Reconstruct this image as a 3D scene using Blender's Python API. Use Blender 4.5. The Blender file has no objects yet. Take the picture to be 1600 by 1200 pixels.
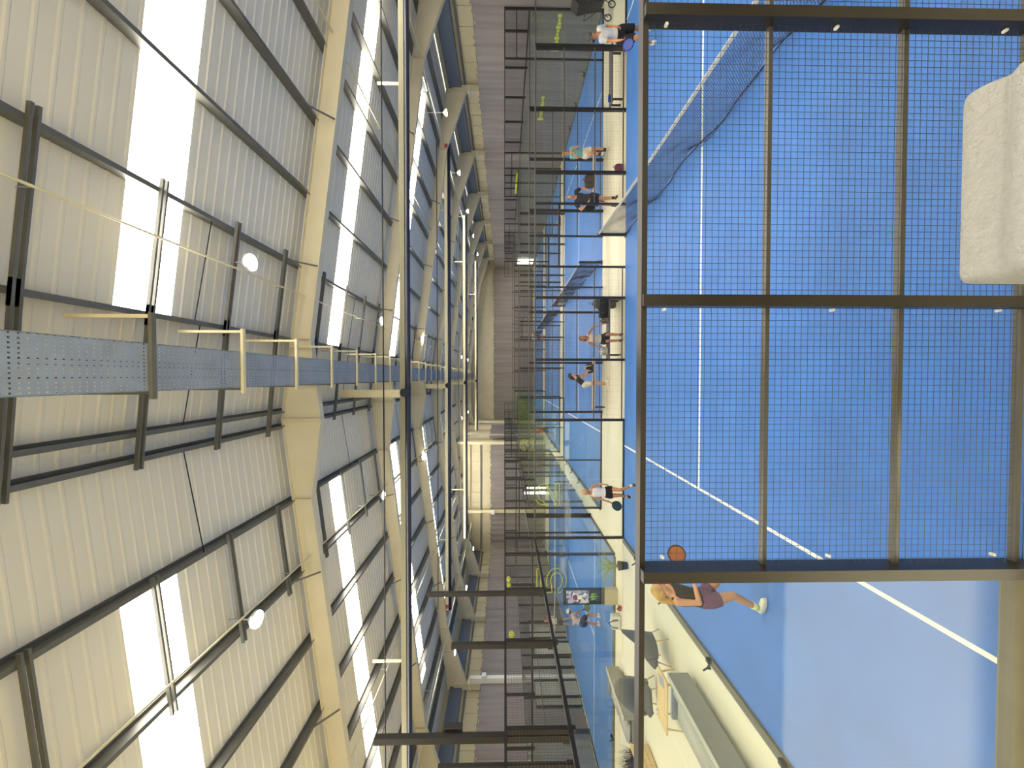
import bpy, bmesh, math, random
from mathutils import Vector, Matrix
random.seed(7)
SC = bpy.context.scene
COL = SC.collection
PI = math.pi

# ------------------------------------------------------------------ camera, world, exposure
FPX, CAMH = 615.0, 4.0                       # focal length in pixels of the 1600 px frame, eye height
yaw, pitch = math.atan(12 / FPX), math.atan(12 / FPX)
fwd = Vector((-math.sin(yaw) * math.cos(pitch), math.cos(yaw) * math.cos(pitch), -math.sin(pitch)))
rgt = fwd.cross(Vector((0, 0, 1))).normalized()
upv = rgt.cross(fwd).normalized()
cd = bpy.data.cameras.new('camera')
cam = bpy.data.objects.new('camera', cd)
COL.objects.link(cam)
cd.sensor_fit = 'HORIZONTAL'
cd.sensor_width = 36.0
cd.lens = 36.0 * FPX / 1600.0
cd.clip_start, cd.clip_end = 0.05, 300
# the phone was held on its side: the world's up is the picture's left
m3 = Matrix((-upv, rgt, -fwd)).transposed()
cam.matrix_world = Matrix.Translation((0, 0, CAMH)) @ m3.to_4x4()
SC.camera = cam
W = bpy.data.worlds.new('overcast_sky')
SC.world = W
W.use_nodes = True
W.node_tree.nodes['Background'].inputs[0].default_value = (0.86, 0.93, 1.0, 1)
W.node_tree.nodes['Background'].inputs[1].default_value = 2.0
sun_d = bpy.data.lights.new('sun', 'SUN')
sun = bpy.data.objects.new('sun', sun_d)
COL.objects.link(sun)
sun_d.energy, sun_d.angle, sun_d.color = 13.5, math.radians(.6), (1, .93, .78)
sun.rotation_euler = Vector((.15, 1, -.839)).to_track_quat('-Z', 'Y').to_euler()   # low behind the camera, through the added front windows
SC.view_settings.view_transform = 'Standard'
SC.view_settings.look = 'None'
SC.view_settings.gamma = 1.0
SC.view_settings.exposure = 0.3
SC.cycles.transparent_max_bounces = 40
SC.cycles.max_bounces = 8
SC.cycles.diffuse_bounces = 5
SKYLIGHT, WINDOW, LAMP = 13.0, 7.0, 40.0      # radiance of the daylight panels and lamps


# ------------------------------------------------------------------ materials
def lin(h):
    h = h.lstrip('#')
    c = [int(h[i:i + 2], 16) / 255 for i in (0, 2, 4)]
    return tuple(x / 12.92 if x <= 0.04045 else ((x + 0.055) / 1.055) ** 2.4 for x in c) + (1,)


MATS = {}


def mat(name, col, rough=0.6, metal=0.0, var=0.0, scale=8.0, bump=0.0, bscale=60.0, spec=0.5, stretch=None):
    if name in MATS:
        return MATS[name]
    m = bpy.data.materials.new(name)
    m.use_nodes = True
    nt = m.node_tree
    b = nt.nodes['Principled BSDF']
    c = lin(col)
    b.inputs['Base Color'].default_value = c
    b.inputs['Roughness'].default_value = rough
    b.inputs['Metallic'].default_value = metal
    b.inputs['Specular IOR Level'].default_value = spec
    if var or bump:
        tc = nt.nodes.new('ShaderNodeTexCoord')
        src = tc.outputs['Object']
        if stretch:
            mp = nt.nodes.new('ShaderNodeMapping')
            mp.inputs['Scale'].default_value = stretch
            nt.links.new(src, mp.inputs[0])
            src = mp.outputs[0]
    if var:
        n = nt.nodes.new('ShaderNodeTexNoise')
        n.inputs['Scale'].default_value = scale
        n.inputs['Detail'].default_value = 5
        r = nt.nodes.new('ShaderNodeValToRGB')
        r.color_ramp.elements[0].position = 0.3
        r.color_ramp.elements[1].position = 0.7
        r.color_ramp.elements[0].color = tuple(x * (1 - var) for x in c[:3]) + (1,)
        r.color_ramp.elements[1].color = tuple(min(1, x * (1 + var)) for x in c[:3]) + (1,)
        nt.links.new(src, n.inputs['Vector'])
        nt.links.new(n.outputs[0], r.inputs[0])
        nt.links.new(r.outputs[0], b.inputs['Base Color'])
    if bump:
        n2 = nt.nodes.new('ShaderNodeTexNoise')
        n2.inputs['Scale'].default_value = bscale
        n2.inputs['Detail'].default_value = 4
        bp = nt.nodes.new('ShaderNodeBump')
        bp.inputs['Strength'].default_value = bump
        bp.inputs['Distance'].default_value = 0.02
        nt.links.new(src, n2.inputs['Vector'])
        nt.links.new(n2.outputs[0], bp.inputs['Height'])
        nt.links.new(bp.outputs[0], b.inputs['Normal'])
    MATS[name] = m
    return m


def emit(name, col, strength):
    if name in MATS:
        return MATS[name]
    m = bpy.data.materials.new(name)
    m.use_nodes = True
    nt = m.node_tree
    nt.nodes.clear()
    e = nt.nodes.new('ShaderNodeEmission')
    e.inputs[0].default_value = lin(col)
    e.inputs[1].default_value = strength
    o = nt.nodes.new('ShaderNodeOutputMaterial')
    nt.links.new(e.outputs[0], o.inputs[0])
    MATS[name] = m
    return m


def glass(name, tint, ior=1.5):
    """clear pane: see-through with a mirror reflection that grows towards grazing view"""
    m = bpy.data.materials.new(name)
    m.use_nodes = True
    nt = m.node_tree
    nt.nodes.clear()
    t = nt.nodes.new('ShaderNodeBsdfTransparent')
    t.inputs[0].default_value = tint
    g = nt.nodes.new('ShaderNodeBsdfGlossy')
    g.inputs['Roughness'].default_value = 0.0
    f = nt.nodes.new('ShaderNodeFresnel')
    f.inputs[0].default_value = ior
    geo = nt.nodes.new('ShaderNodeNewGeometry')
    inv = nt.nodes.new('ShaderNodeMath')        # the far face of a pane is entered from outside too
    inv.operation = 'SUBTRACT'
    inv.inputs[0].default_value = 1.0
    nt.links.new(geo.outputs['Backfacing'], inv.inputs[1])
    mul = nt.nodes.new('ShaderNodeMath')
    mul.operation = 'MULTIPLY'
    nt.links.new(f.outputs[0], mul.inputs[0])
    nt.links.new(inv.outputs[0], mul.inputs[1])
    mx = nt.nodes.new('ShaderNodeMixShader')
    o = nt.nodes.new('ShaderNodeOutputMaterial')
    nt.links.new(mul.outputs[0], mx.inputs[0])
    nt.links.new(t.outputs[0], mx.inputs[1])
    nt.links.new(g.outputs[0], mx.inputs[2])
    nt.links.new(mx.outputs[0], o.inputs[0])
    MATS[name] = m
    return m


def perforated(name, col, sx, sy, hole):
    """galvanised tray with rows of punched slots (see-through)"""
    m = mat(name, col, 0.5, 0.1, var=0.12, scale=3)
    nt = m.node_tree
    b = nt.nodes['Principled BSDF']
    tc = nt.nodes.new('ShaderNodeTexCoord')
    sep = nt.nodes.new('ShaderNodeSeparateXYZ')
    nt.links.new(tc.outputs['Object'], sep.inputs[0])

    def cell(out, s, w):
        a = nt.nodes.new('ShaderNodeMath'); a.operation = 'MULTIPLY'; a.inputs[1].default_value = s
        f = nt.nodes.new('ShaderNodeMath'); f.operation = 'FRACT'
        c = nt.nodes.new('ShaderNodeMath'); c.operation = 'LESS_THAN'; c.inputs[1].default_value = w
        nt.links.new(out, a.inputs[0]); nt.links.new(a.outputs[0], f.inputs[0]); nt.links.new(f.outputs[0], c.inputs[0])
        return c.outputs[0]
    mm = nt.nodes.new('ShaderNodeMath'); mm.operation = 'MULTIPLY'
    nt.links.new(cell(sep.outputs[0], sx, hole[0]), mm.inputs[0])
    nt.links.new(cell(sep.outputs[1], sy, hole[1]), mm.inputs[1])
    tr = nt.nodes.new('ShaderNodeBsdfTransparent')
    mx = nt.nodes.new('ShaderNodeMixShader')
    nt.links.new(mm.outputs[0], mx.inputs[0])
    nt.links.new(b.outputs[0], mx.inputs[1])
    nt.links.new(tr.outputs[0], mx.inputs[2])
    nt.links.new(mx.outputs[0], nt.nodes['Material Output'].inputs[0])
    return m


M_COURT = mat('court_turf_blue', '#2f6fc2', 0.45, var=0.1, scale=1.1, bump=0.15, bscale=400, spec=0.5)
_b = M_COURT.node_tree.nodes['Principled BSDF']      # short synthetic fibres catch light at a flat angle
_b.inputs['Sheen Weight'].default_value = .4
_b.inputs['Sheen Roughness'].default_value = .45
_b.inputs['Sheen Tint'].default_value = lin('#a9dcff')
M_LINE = mat('court_line_white', '#f3f1e6', 0.8)
M_FLOOR = mat('cream_resin_floor', '#e9e2c4', 0.45, var=0.03, scale=0.5)
M_SHEET = mat('cream_roof_sheet', '#e6dfcd', 0.5, var=0.03, scale=0.8)
M_RAFTER = mat('beige_steel', '#dcd2b6', 0.5, var=0.04, scale=1.5)
M_PURLIN = mat('galvanised_purlin', '#6a6963', 0.45, 0.2, var=0.12, scale=3)
M_STEEL = mat('black_steel', '#26211d', 0.35, var=0.1, scale=6)
M_RAIL = mat('taupe_rail_steel', '#524f47', 0.3, var=0.08, scale=6)
M_WIRE = mat('dark_wire', '#484848', 0.5, 0.2)
M_ALU = mat('grey_base_profile', '#757160', 0.45, 0.3, var=0.08, scale=3)
M_CREAM = mat('cream_beam', '#e0d5ac', 0.5, var=0.04)
M_NAVY = mat('navy_pipe', '#20263c', 0.4)
M_CURTAIN = mat('mauve_grey_curtain', '#8f8782', 0.9, var=0.12, scale=2.5, stretch=(1, 1, 0.1))
M_WALL = mat('cream_wall_sheet', '#d9cfae', 0.6, var=0.04, scale=1)
M_GREYWALL = mat('blue_grey_gutter', '#6d7683', 0.6)
M_GLASS = glass('court_glass', (0.962, 0.98, 0.965, 1), 1.65)
M_NET = mat('net_cord', '#272f45', 0.8)
M_BAND = mat('net_band', '#d9d5c5', 0.7)
M_WHITE = mat('white_paint', '#ebe8dc', 0.5)
M_BLACK = mat('black_plastic', '#17171a', 0.5)
M_SKY = emit('daylight_panel', '#fff8ea', SKYLIGHT)
M_WIN = emit('daylight_window', '#fff6e8', WINDOW)
M_LAMP = emit('lamp_glow', '#fff6e6', LAMP)
M_LIME = mat('lime_vinyl', '#c9d23a', 0.5)
M_BALL = mat('ball_felt', '#d8e02a', 0.9)
M_WOOD = mat('pale_wood', '#dcbf86', 0.5, var=0.14, scale=5, stretch=(1, 8, 8))
M_GFAB = mat('grey_fabric', '#98968a', 0.95, var=0.08, scale=30, bump=0.3, bscale=300)
M_DFAB = mat('charcoal_fabric', '#686862', 0.95, var=0.1, scale=20, bump=0.3, bscale=300)


# ------------------------------------------------------------------ mesh helpers
class MB:
    def __init__(s):
        s.v, s.f = [], []

    def raw(s, vs, fs):
        o = len(s.v)
        s.v += [tuple(p) for p in vs]
        s.f += [tuple(i + o for i in f) for f in fs]
        return s

    def box(s, x0, x1, y0, y1, z0, z1):
        return s.raw([(x0, y0, z0), (x1, y0, z0), (x1, y1, z0), (x0, y1, z0), (x0, y0, z1), (x1, y0, z1), (x1, y1, z1), (x0, y1, z1)],
                     [(0, 3, 2, 1), (4, 5, 6, 7), (0, 1, 5, 4), (1, 2, 6, 5), (2, 3, 7, 6), (3, 0, 4, 7)])

    def bbox(s, x0, x1, y0, y1, z0, z1, b):
        """box with chamfered edges"""
        bm = bmesh.new()
        bmesh.ops.create_cube(bm, size=1)
        for v in bm.verts:
            v.co = Vector(((x0 + x1) / 2 + v.co.x * (x1 - x0), (y0 + y1) / 2 + v.co.y * (y1 - y0), (z0 + z1) / 2 + v.co.z * (z1 - z0)))
        bmesh.ops.bevel(bm, geom=bm.edges[:], offset=b, segments=3, affect='EDGES')
        bm.verts.index_update()
        s.raw([v.co[:] for v in bm.verts], [[v.index for v in f.verts] for f in bm.faces])
        bm.free()
        return s

    def prism(s, poly, axis, a, b):
        """polygon (2-D) pushed along an axis from a to b; axis 'x': poly=(y,z), 'y': (x,z), 'z': (x,y)"""
        n = len(poly)

        def P(p, t):
            return {'x': (t, p[0], p[1]), 'y': (p[0], t, p[1]), 'z': (p[0], p[1], t)}[axis]
        vs = [P(p, a) for p in poly] + [P(p, b) for p in poly]
        fs = [tuple(range(n))[::-1], tuple(range(n, 2 * n))] + [(i, (i + 1) % n, n + (i + 1) % n, n + i) for i in range(n)]
        return s.raw(vs, fs)

    def tube(s, pts, r, n=8, caps=True):
        """round bar through points; r a number or a list"""
        pts = [Vector(p) for p in pts]
        rs = r if isinstance(r, (list, tuple)) else [r] * len(pts)
        o = len(s.v)
        ref = None
        for i, p in enumerate(pts):
            d = (pts[min(i + 1, len(pts) - 1)] - pts[max(i - 1, 0)]).normalized()
            if ref is None:
                ref = d.orthogonal().normalized()
            a = (ref - d * ref.dot(d)).normalized()
            ref = a
            b = d.cross(a)
            for k in range(n):
                t = 2 * PI * k / n
                s.v.append(tuple(p + (a * math.cos(t) + b * math.sin(t)) * rs[i]))
        for i in range(len(pts) - 1):
            for k in range(n):
                k2 = (k + 1) % n
                s.f.append((o + i * n + k, o + i * n + k2, o + (i + 1) * n + k2, o + (i + 1) * n + k))
        if caps:
            s.f.append(tuple(o + k for k in range(n))[::-1])
            s.f.append(tuple(o + (len(pts) - 1) * n + k for k in range(n)))
        return s

    def bar(s, p, q, w, h=None):
        """square bar between two points"""
        h = h or w
        p, q = Vector(p), Vector(q)
        d = (q - p).normalized()
        a = d.cross(Vector((0, 0, 1)))
        a = a.normalized() if a.length > 1e-4 else Vector((1, 0, 0))
        b = d.cross(a).normalized()
        vs = [c + a * x * w / 2 + b * y * h / 2 for c in (p, q) for x, y in ((-1, -1), (1, -1), (1, 1), (-1, 1))]
        return s.raw(vs, [(0, 3, 2, 1), (4, 5, 6, 7), (0, 1, 5, 4), (1, 2, 6, 5), (2, 3, 7, 6), (3, 0, 4, 7)])

    def ball(s, c, rx, ry=None, rz=None, n=12, m=8):
        ry = ry or rx
        rz = rz or rx
        vs = [(c[0], c[1], c[2] - rz)]
        for i in range(1, m):
            t = -PI / 2 + PI * i / m
            for k in range(n):
                a = 2 * PI * k / n
                vs.append((c[0] + rx * math.cos(t) * math.cos(a), c[1] + ry * math.cos(t) * math.sin(a), c[2] + rz * math.sin(t)))
        vs.append((c[0], c[1], c[2] + rz))
        fs = [(0, 1 + (k + 1) % n, 1 + k) for k in range(n)]
        for i in range(m - 2):
            for k in range(n):
                k2 = (k + 1) % n
                fs.append((1 + i * n + k, 1 + i * n + k2, 1 + (i + 1) * n + k2, 1 + (i + 1) * n + k))
        L = len(vs) - 1
        o = 1 + (m - 2) * n
        fs += [(L, o + k, o + (k + 1) % n) for k in range(n)]
        return s.raw(vs, fs)

    def mesh(s, name, m, smooth=False):
        me = bpy.data.meshes.new(name)
        me.from_pydata(s.v, [], s.f)
        me.materials.append(m)
        if smooth:
            me.polygons.foreach_set('use_smooth', [True] * len(me.polygons))
        me.update()
        return me

    def build(s, name, m, parent=None, smooth=False):
        """link as one object; vertices are given in the parent's own frame"""
        return put(name, s.mesh(name, m, smooth), parent)


def put(name, me, parent=None, loc=(0, 0, 0), rz=0.0, rot=None):
    o = bpy.data.objects.new(name, me)
    COL.objects.link(o)
    o.location = loc
    o.rotation_euler = rot if rot else (0, 0, rz)
    if parent:
        o.parent = parent
    return o


def tag(o, label, cat, group=None, kind=None):
    o['label'] = label
    o['category'] = cat
    if group:
        o['group'] = group
    if kind:
        o['kind'] = kind
    return o


def thing(name, label, cat, loc=(0, 0, 0), rz=0.0, group=None, kind=None):
    o = bpy.data.objects.new(name, None)
    COL.objects.link(o)
    o.empty_display_size = 0.2
    o.location = loc
    o.rotation_euler = (0, 0, rz)
    return tag(o, label, cat, group, kind)


CACHE = {}


def cached(key, fn):
    if key not in CACHE:
        CACHE[key] = fn()
    return CACHE[key]


def boxmesh(name, m, *d):
    return cached((name, m.name) + tuple(round(x, 4) for x in d), lambda: MB().box(*d).mesh(name, m))


ORD = ['first', 'second', 'third', 'fourth', 'fifth', 'sixth', 'seventh', 'eighth', 'ninth', 'tenth', 'eleventh', 'twelfth']

# ------------------------------------------------------------------ the hall: floor, walls, roof
XL, XR, YF, YB = -17.4, 15.7, -6.0, 55.0      # left wall, right wall, front (behind the camera), far end
XM, YM = -6.3, 38.5                           # the left part of the hall ends nearer
RIDGE, SLOPE, ZTOP = -1.0, 0.126, 9.16        # rafter top at the ridge


def ztop(x):
    return ZTOP - SLOPE * abs(x - RIDGE)


tag(MB().box(XL - 1, XR + 1, YF - 1, YB + 1, -0.3, 0).build('floor', M_FLOOR), 'cream resin floor of the sports hall', 'floor', kind='structure')

walls = [
    ('wall_right', 'right cream sheet wall above the mauve curtain', (XR, XR + .2, YF, YB, 0, 7.2)),
    ('wall_left', 'left cream sheet wall above the mauve curtain', (XL - .2, XL, YF, YM, 0, 7.4)),
    ('wall_back', 'far end cream wall behind the long curtain', (XM, XR, YB, YB + .2, 0, 9.4)),
    ('wall_back_left', 'nearer cream end wall closing the left part of the hall', (XL, XM - .25, YM, YM + .2, 0, 8.8)),
    ('wall_return', 'short return wall where the hall narrows', (XM - .25, XM, YM, YB, 0, 9.0)),
]
for n, l, d in walls:
    tag(MB().box(*d).build(n, M_WALL), l, 'wall', kind='structure')
# front wall behind the camera, unseen; window band added to light the hall
fw = MB()
for a in ((XL, XR, 0, 5.3), (XL, XR, 7.37, 9.4), (XL, -14.5, 5.3, 7.37), (13.5, XR, 5.3, 7.37)):  # opening height set by where the sun patch falls on the floor
    fw.box(a[0], a[1], YF - .2, YF, a[2], a[3])
tag(fw.build('wall_front', M_WALL), 'unseen front wall behind the gallery, open for the added window band', 'wall', kind='structure')
w1 = thing('window_1', 'unseen window band added in the front wall behind the gallery for daylight', 'window', (0, YF - .1, 0), kind='structure')
for k in range(7):
    x = -14.5 + 4 * k
    MB().box(x + .08, x + 3.92, -.03, -.01, 5.3, 7.37).build('pane', M_GLASS if x < -1 else M_WIN, w1)  # glowing right panes added to brighten the roof; clear left ones pass the sun
    MB().box(x - .08, x + .08, -.08, .08, 5.3, 7.37).build('mullion', M_STEEL, w1)

# roof: sheets between the skylight strips, purlins, struts
ceil = thing('ceiling', 'pitched cream sheet roof with purlins and skylight strips', 'ceiling', kind='structure')


def roof_sheet(side, x0, x1, width, skylight=False):
    """one sheet running from x0 (upper) down to x1 with ribs; local y from 0 to width"""
    mb = MB()
    prof, y = [], 0.0
    step = width / 5
    for k in range(5):
        y = k * step
        prof += [(y, 0), (y + step * .7, 0), (y + step * .8, -.011), (y + step * .92, -.011)]
    prof.append((width, 0))
    n = len(prof)
    for (x) in (x0, x1):
        for py, dz in prof:
            mb.v.append((x, py, ztop(x) + .205 + (dz if not skylight else dz * .6)))
    for i in range(n - 1):
        mb.f.append((i, i + 1, n + i + 1, n + i))
    return mb


FRAMES = [3.0, 9.3, 15.4, 21.5, 27.6, 33.7, 39.8, 45.9, 52.0]
SKYL = [a + (b - a) * .36 for a, b in zip([-3.2] + FRAMES[:-1], FRAMES)]
for side, edge, up0 in ((1, XR + .1, 0.86), (-1, XL - .1, -2.93)):
    yy = YF
    sk_end = 13.2 * side - (0.7 if side < 0 else 0)
    key_full = roof_sheet(side, RIDGE, edge, 1.0).mesh('roof_sheet', M_SHEET)
    key_top = roof_sheet(side, RIDGE, up0, 1.0).mesh('roof_sheet', M_SHEET)
    key_low = roof_sheet(side, sk_end, edge, 1.0).mesh('roof_sheet', M_SHEET)
    key_sky = roof_sheet(side, up0, sk_end, 1.0, True).mesh('skylight_panel', M_SKY)
    gaps = [(s, s + .9) for s in SKYL]
    starts = []
    y = YF
    for g0, g1 in gaps + [(YB + .5, YB + .5)]:
        n = max(1, round((g0 - y)))
        w = (g0 - y) / n
        for k in range(n):
            o = put('roof_sheet', key_full, ceil, (0, y + k * w, 0))
            o.scale = (1, w, 1)
        if g1 > g0:
            for me, nm in ((key_top, 'roof_sheet'), (key_low, 'roof_sheet'), (key_sky, 'skylight_panel')):
                o = put(nm, me, ceil, (0, g0, 0))
                o.scale = (1, g1 - g0, 1)
        y = g1
PURL = [-.82, .86, 2.55, 4.23, 5.92, 7.6, 9.3, 11, 12.6, 14.2] + [-1.18, -2.93, -4.6, -6.25, -7.9, -9.6, -11.3, -13, -14.6, -16]
for px in PURL:
    z0 = ztop(px)
    s = 1 if px > RIDGE else -1
    mb = MB()
    prof = [(px - .035, z0), (px + .035, z0), (px + .035, z0 + .02), (px + .012, z0 + .02), (px + .012, z0 + .18),
            (px + .06, z0 + .18), (px + .06, z0 + .2), (px - .012, z0 + .2), (px - .012, z0 + .02), (px - .035, z0 + .02)]
    mb.prism(prof, 'y', YF, YB)
    mb.build('purlin', M_PURLIN, ceil)
# struts hung between the purlins (short channels crossing them, below)
for i, fy in enumerate([3.0] + FRAMES[1:5]):
    for k in range(4):
        y = fy + 1.05 + 1.5 * k
        if y > 40:
            continue
        for xa, xb in ((-1.3, .98), (.7, 2.7), (-4.75, -2.8)):
            mb = MB()
            for off in (-.035, .035):
                mb.bar((xa, y + off, ztop(xa) - .035), (xb, y + off, ztop(xb) - .035), .028, .05)
            mb.build('strut', M_PURLIN, ceil)

for a, b in zip(FRAMES[:5], FRAMES[1:6]):
    y = (a + b) / 2 + .3
    for xa, xb in ((-.82, .86), (-1.18, -2.93), (.86, 2.55)):
        MB().tube([(xa, y, ztop(xa) + .06), (xb, y + .12, ztop(xb) + .06)], .009, 5).build('sag_rod', M_BLACK, ceil)
# portal frames
for i, fy in enumerate(FRAMES):
    f = thing('portal_frame', f'{ORD[i]} beige steel portal frame counted from the camera', 'roof frame', (0, fy, 0), group='portal frames', kind='structure')
    for s, edge in ((1, XR - .1), (-1, XL + .1)):
        if s < 0 and fy > YM:
            edge = XM + .1
        h = RIDGE + s * 1.87
        kn = edge - s * 3.4
        top = [(RIDGE, ztop(RIDGE)), (edge, ztop(edge))]
        if s < 0 and fy > YM:
            bot = [(edge, ztop(edge) - .42), (h, ztop(h) - .42), (RIDGE, 8.28)]
        else:
            bot = [(edge, ztop(edge) - 1.15), (kn, ztop(kn) - .42), (h, ztop(h) - .42), (RIDGE, 8.28)]
        r = MB().prism([p for p in top + bot], 'y', -.008, .008)
        # bottom and top flanges
        for pts, dz in ((bot, -.018), (top, 0.0)):
            for a, b in zip(pts[:-1], pts[1:]):
                r.prism([a, b, (b[0], b[1] + .018), (a[0], a[1] + .018)] if dz == 0 else [(a[0], a[1] + dz), (b[0], b[1] + dz), b, a], 'y', -.1, .1)
        rf = r.build('rafter', M_RAFTER, f)
        for sx in (h, kn):
            zt, zb = ztop(sx), ztop(sx) - .42
            MB().box(sx - .006, sx + .006, -.095, .095, zb, zt).build('stiffener', M_RAFTER, rf)
        MB().box(edge - s * .35 if s > 0 else edge, edge if s > 0 else edge + .35, -.1, .1, 0, ztop(edge) - .3).build('column', M_RAFTER, f)
        MB().box(min(edge - s * .5, edge), max(edge - s * .5, edge), -.12, .12, ztop(edge) - 1.2, ztop(edge) - 1.14).build('knee_plate', M_WHITE, f)
    for px in (2.55, 5.92, 9.3, -4.6, -7.9, -11.3):
        if fy > YM and px < XM:
            continue
        MB().bar((px, -.55, ztop(px) + .05), (px, -.02, ztop(px) - .4), .03).build('fly_brace', M_PURLIN, f)
    MB().box(RIDGE - .015, RIDGE + .015, -.1, .1, 8.25, 9.16).build('apex_plate', M_RAFTER, f)
# sag ties between frames and purlins
for s, edge in ((1, XR), (-1, XL)):
    y1 = YB if s > 0 else YM
    nm = 'trim_1' if s > 0 else 'trim_2'
    t = thing(nm, ('blue-grey gutter beam under the right eaves', 'blue-grey gutter beam under the left eaves')[s < 0], 'gutter', (edge, 0, 0), kind='structure')
    z = ztop(edge)
    MB().box(*sorted((0, -s * .25)), YF, y1, z - .75, z - .1).build('gutter', M_GREYWALL, t)
    MB().box(*sorted((0, -s * .12)), YF, y1, z - 1.0, z - .9).build('rail', M_PURLIN, t)
    for k in range(int((y1 - YF) / 1.0)):
        MB().box(*sorted((0, -s * .03)), YF + k, YF + k + .06, 5.0, z - 1.0).build('cladding_rib', M_WALL, t)


# curtains
def curtain(label, p, q, z0, z1, amp=.06, wl=.3, seed=0, name='curtain', inward=(0, 1), swag=True):
    rnd = random.Random(seed)
    p, q = Vector((p[0], p[1], 0)), Vector((q[0], q[1], 0))
    L = (q - p).length
    d = (q - p) / L
    nrm = Vector((inward[0], inward[1], 0))
    n = int(L / (wl / 5))
    rows = 7
    mb = MB()
    ph = [rnd.uniform(0, 6) for _ in range(6)]
    for r in range(rows):
        t = r / (rows - 1)
        for i in range(n + 1):
            s = L * i / n
            w = math.sin(s * 2 * PI / wl + 1.4 * math.sin(s * .9 + ph[0]) + .7 * math.sin(s * 2.3 + ph[2])) * amp * (.75 + .4 * math.sin(s * .55 + ph[3])) * (1 - .35 * t) + math.sin(s * 1.3 + ph[1]) * amp * .7
            z = z0 + (z1 - z0) * t
            if r == rows - 1:
                z += .05 * math.sin(s * 2 * PI / wl) + (.12 * abs(math.sin(s * PI / 2.0)) - .1 if swag else 0)
            c = p + d * s + nrm * (amp * 1.8 + w)
            mb.v.append((c.x, c.y, z))
    for r in range(rows - 1):
        for i in range(n):
            a = r * (n + 1) + i
            mb.f.append((a, a + 1, a + n + 2, a + n + 1))
    t = thing(name, label, 'curtain', (0, 0, 0))
    mb.build('cloth', M_CURTAIN, t, True)
    for zz in (z1 - .04,):
        a = p + nrm * .05
        b = q + nrm * .05
        MB().tube([(a.x, a.y, zz), (b.x, b.y, zz)], .02, 6).build('rail', M_PURLIN, t)
    return t


curtain('long mauve-grey curtain along the right wall', (XR - .5, 3), (XR - .5, YB - .4), .0, 5.35, .1, .42, 1, inward=(-1, 0))
curtain('long mauve-grey curtain along the left wall', (XL + .35, 3), (XL + .35, YM - .4), .0, 5.35, .1, .42, 2, inward=(1, 0))
curtain('mauve-grey curtain across the far end wall', (XM + .3, YB - .3), (XR - .8, YB - .3), .0, 5.45, .05, .5, 3, inward=(0, -1))
curtain('grey curtain across the nearer left end wall', (XL + .9, YM - .25), (XM - .3, YM - .25), .0, 5.35, .04, .5, 4, inward=(0, -1))
curtain('bunched pale mauve curtain at the corner where the hall narrows', (XM + .15, YM + .3), (XM + .15, YM + 9), .0, 5.5, .16, .9, 5, inward=(1, 0))
# columns and rails standing in front of the end wall and the left curtain
for n, (x, y, z1) in enumerate(((-13.1, YM - .5, 8.3), (-6.45, YM - .45, 8.6))):
    c = thing('wall_column', ('cream column against the nearer end wall, with a white box lamp', 'cream corner column where the hall narrows')[n], 'column', (x, y, 0), kind='structure')
    MB().box(-.13, .13, -.13, .13, 0, z1).build('shaft', M_CREAM, c)
    MB().box(-.16, .16, -.16, .16, 0, .05).build('base_plate', M_CREAM, c)
    if n == 0:
        MB().bbox(-.2, .2, -.35, -.13, 4.95, 5.3, .02).build('box_lamp', M_WHITE, c)
c = thing('wall_column', 'cream column in front of the left curtain, white box on top', 'column', (XL + .62, 21.5, 0), kind='structure')
MB().box(-.14, .14, -.12, .12, 0, 5.9).build('shaft', M_WHITE, c)
MB().box(-.17, .17, -.15, .15, 0, .05).build('base_plate', M_WHITE, c)
MB().bbox(.1, .3, -.14, .14, 5.0, 5.25, .02).build('box_lamp', M_WHITE, c)
tr = thing('trim_3', 'dark horizontal rails on the nearer cream end wall', 'rail', (0, YM - .06, 0), kind='structure')
MB().box(XL + .4, XM - .4, -.06, .0, 6.25, 6.35).build('rail', M_PURLIN, tr)
MB().box(XL + .4, XM - .4, -.1, .0, 7.3, 7.5).build('rail', M_CREAM, tr)
for k in range(10):
    MB().box(XL + 1 + k, XL + 1.04 + k, -.025, 0, 5.3, 8).build('cladding_rib', M_WALL, tr)
# bright doors and windows low in the far walls
for n, (l, d, ax) in enumerate((
        ('bright glazed door low in the right wall near the far end', (XR - .6, 47.5, 53.0, .25, 2.25), 'x'),
        ('bright narrow doorway in the nearer left end wall', (YM - .5, -11.5, -10.7, .0, 2.05), 'y'))):
    w = thing(f'window_{n + 2}', l, 'window', kind='structure')
    p, a, b, z0, z1 = d
    half = (a + b) / 2
    for u0, u1 in ((a + .06, half - .25), (half + .25, b - .06)) if ax == 'x' else ((a + .05, b - .05),):
        if ax == 'x':
            MB().box(p - .12, p - .1, u0, u1, z0, z1).build('pane', M_WIN, w)
        else:
            MB().box(u0, u1, p - .02, p, z0, z1).build('pane', M_WIN, w)
    for u in ((a, half, b) if ax == 'x' else (a, b)):
        if ax == 'x':
            MB().box(p - .14, p - .06, u - .05, u + .05, 0, z1 + .06).build('frame', M_STEEL, w)
        else:
            MB().box(u - .04, u + .04, p - .04, p + .04, 0, z1 + .06).build('frame', M_STEEL, w)
# roller shutters low on the left wall
M_SHUT = mat('pale_shutter', '#bdb9ab', 0.5)
for n in range(4):
    y0 = 19.6 + n * 1.75
    d = thing(f'door_{n + 1}', f'pale ribbed roller shutter low on the left wall, {ORD[n]} from the front', 'shutter', (XL + .62, y0, 0), group='roller shutters', kind='structure')
    for k in range(16):
        MB().box(0, .03, .06, 1.66, .02 + k * .145, .15 + k * .145).build('slat', M_SHUT, d)
    for yy in (0, 1.69):
        MB().box(-.03, .06, yy, yy + .06, 0, 2.4).build('guide', M_STEEL, d)

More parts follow.
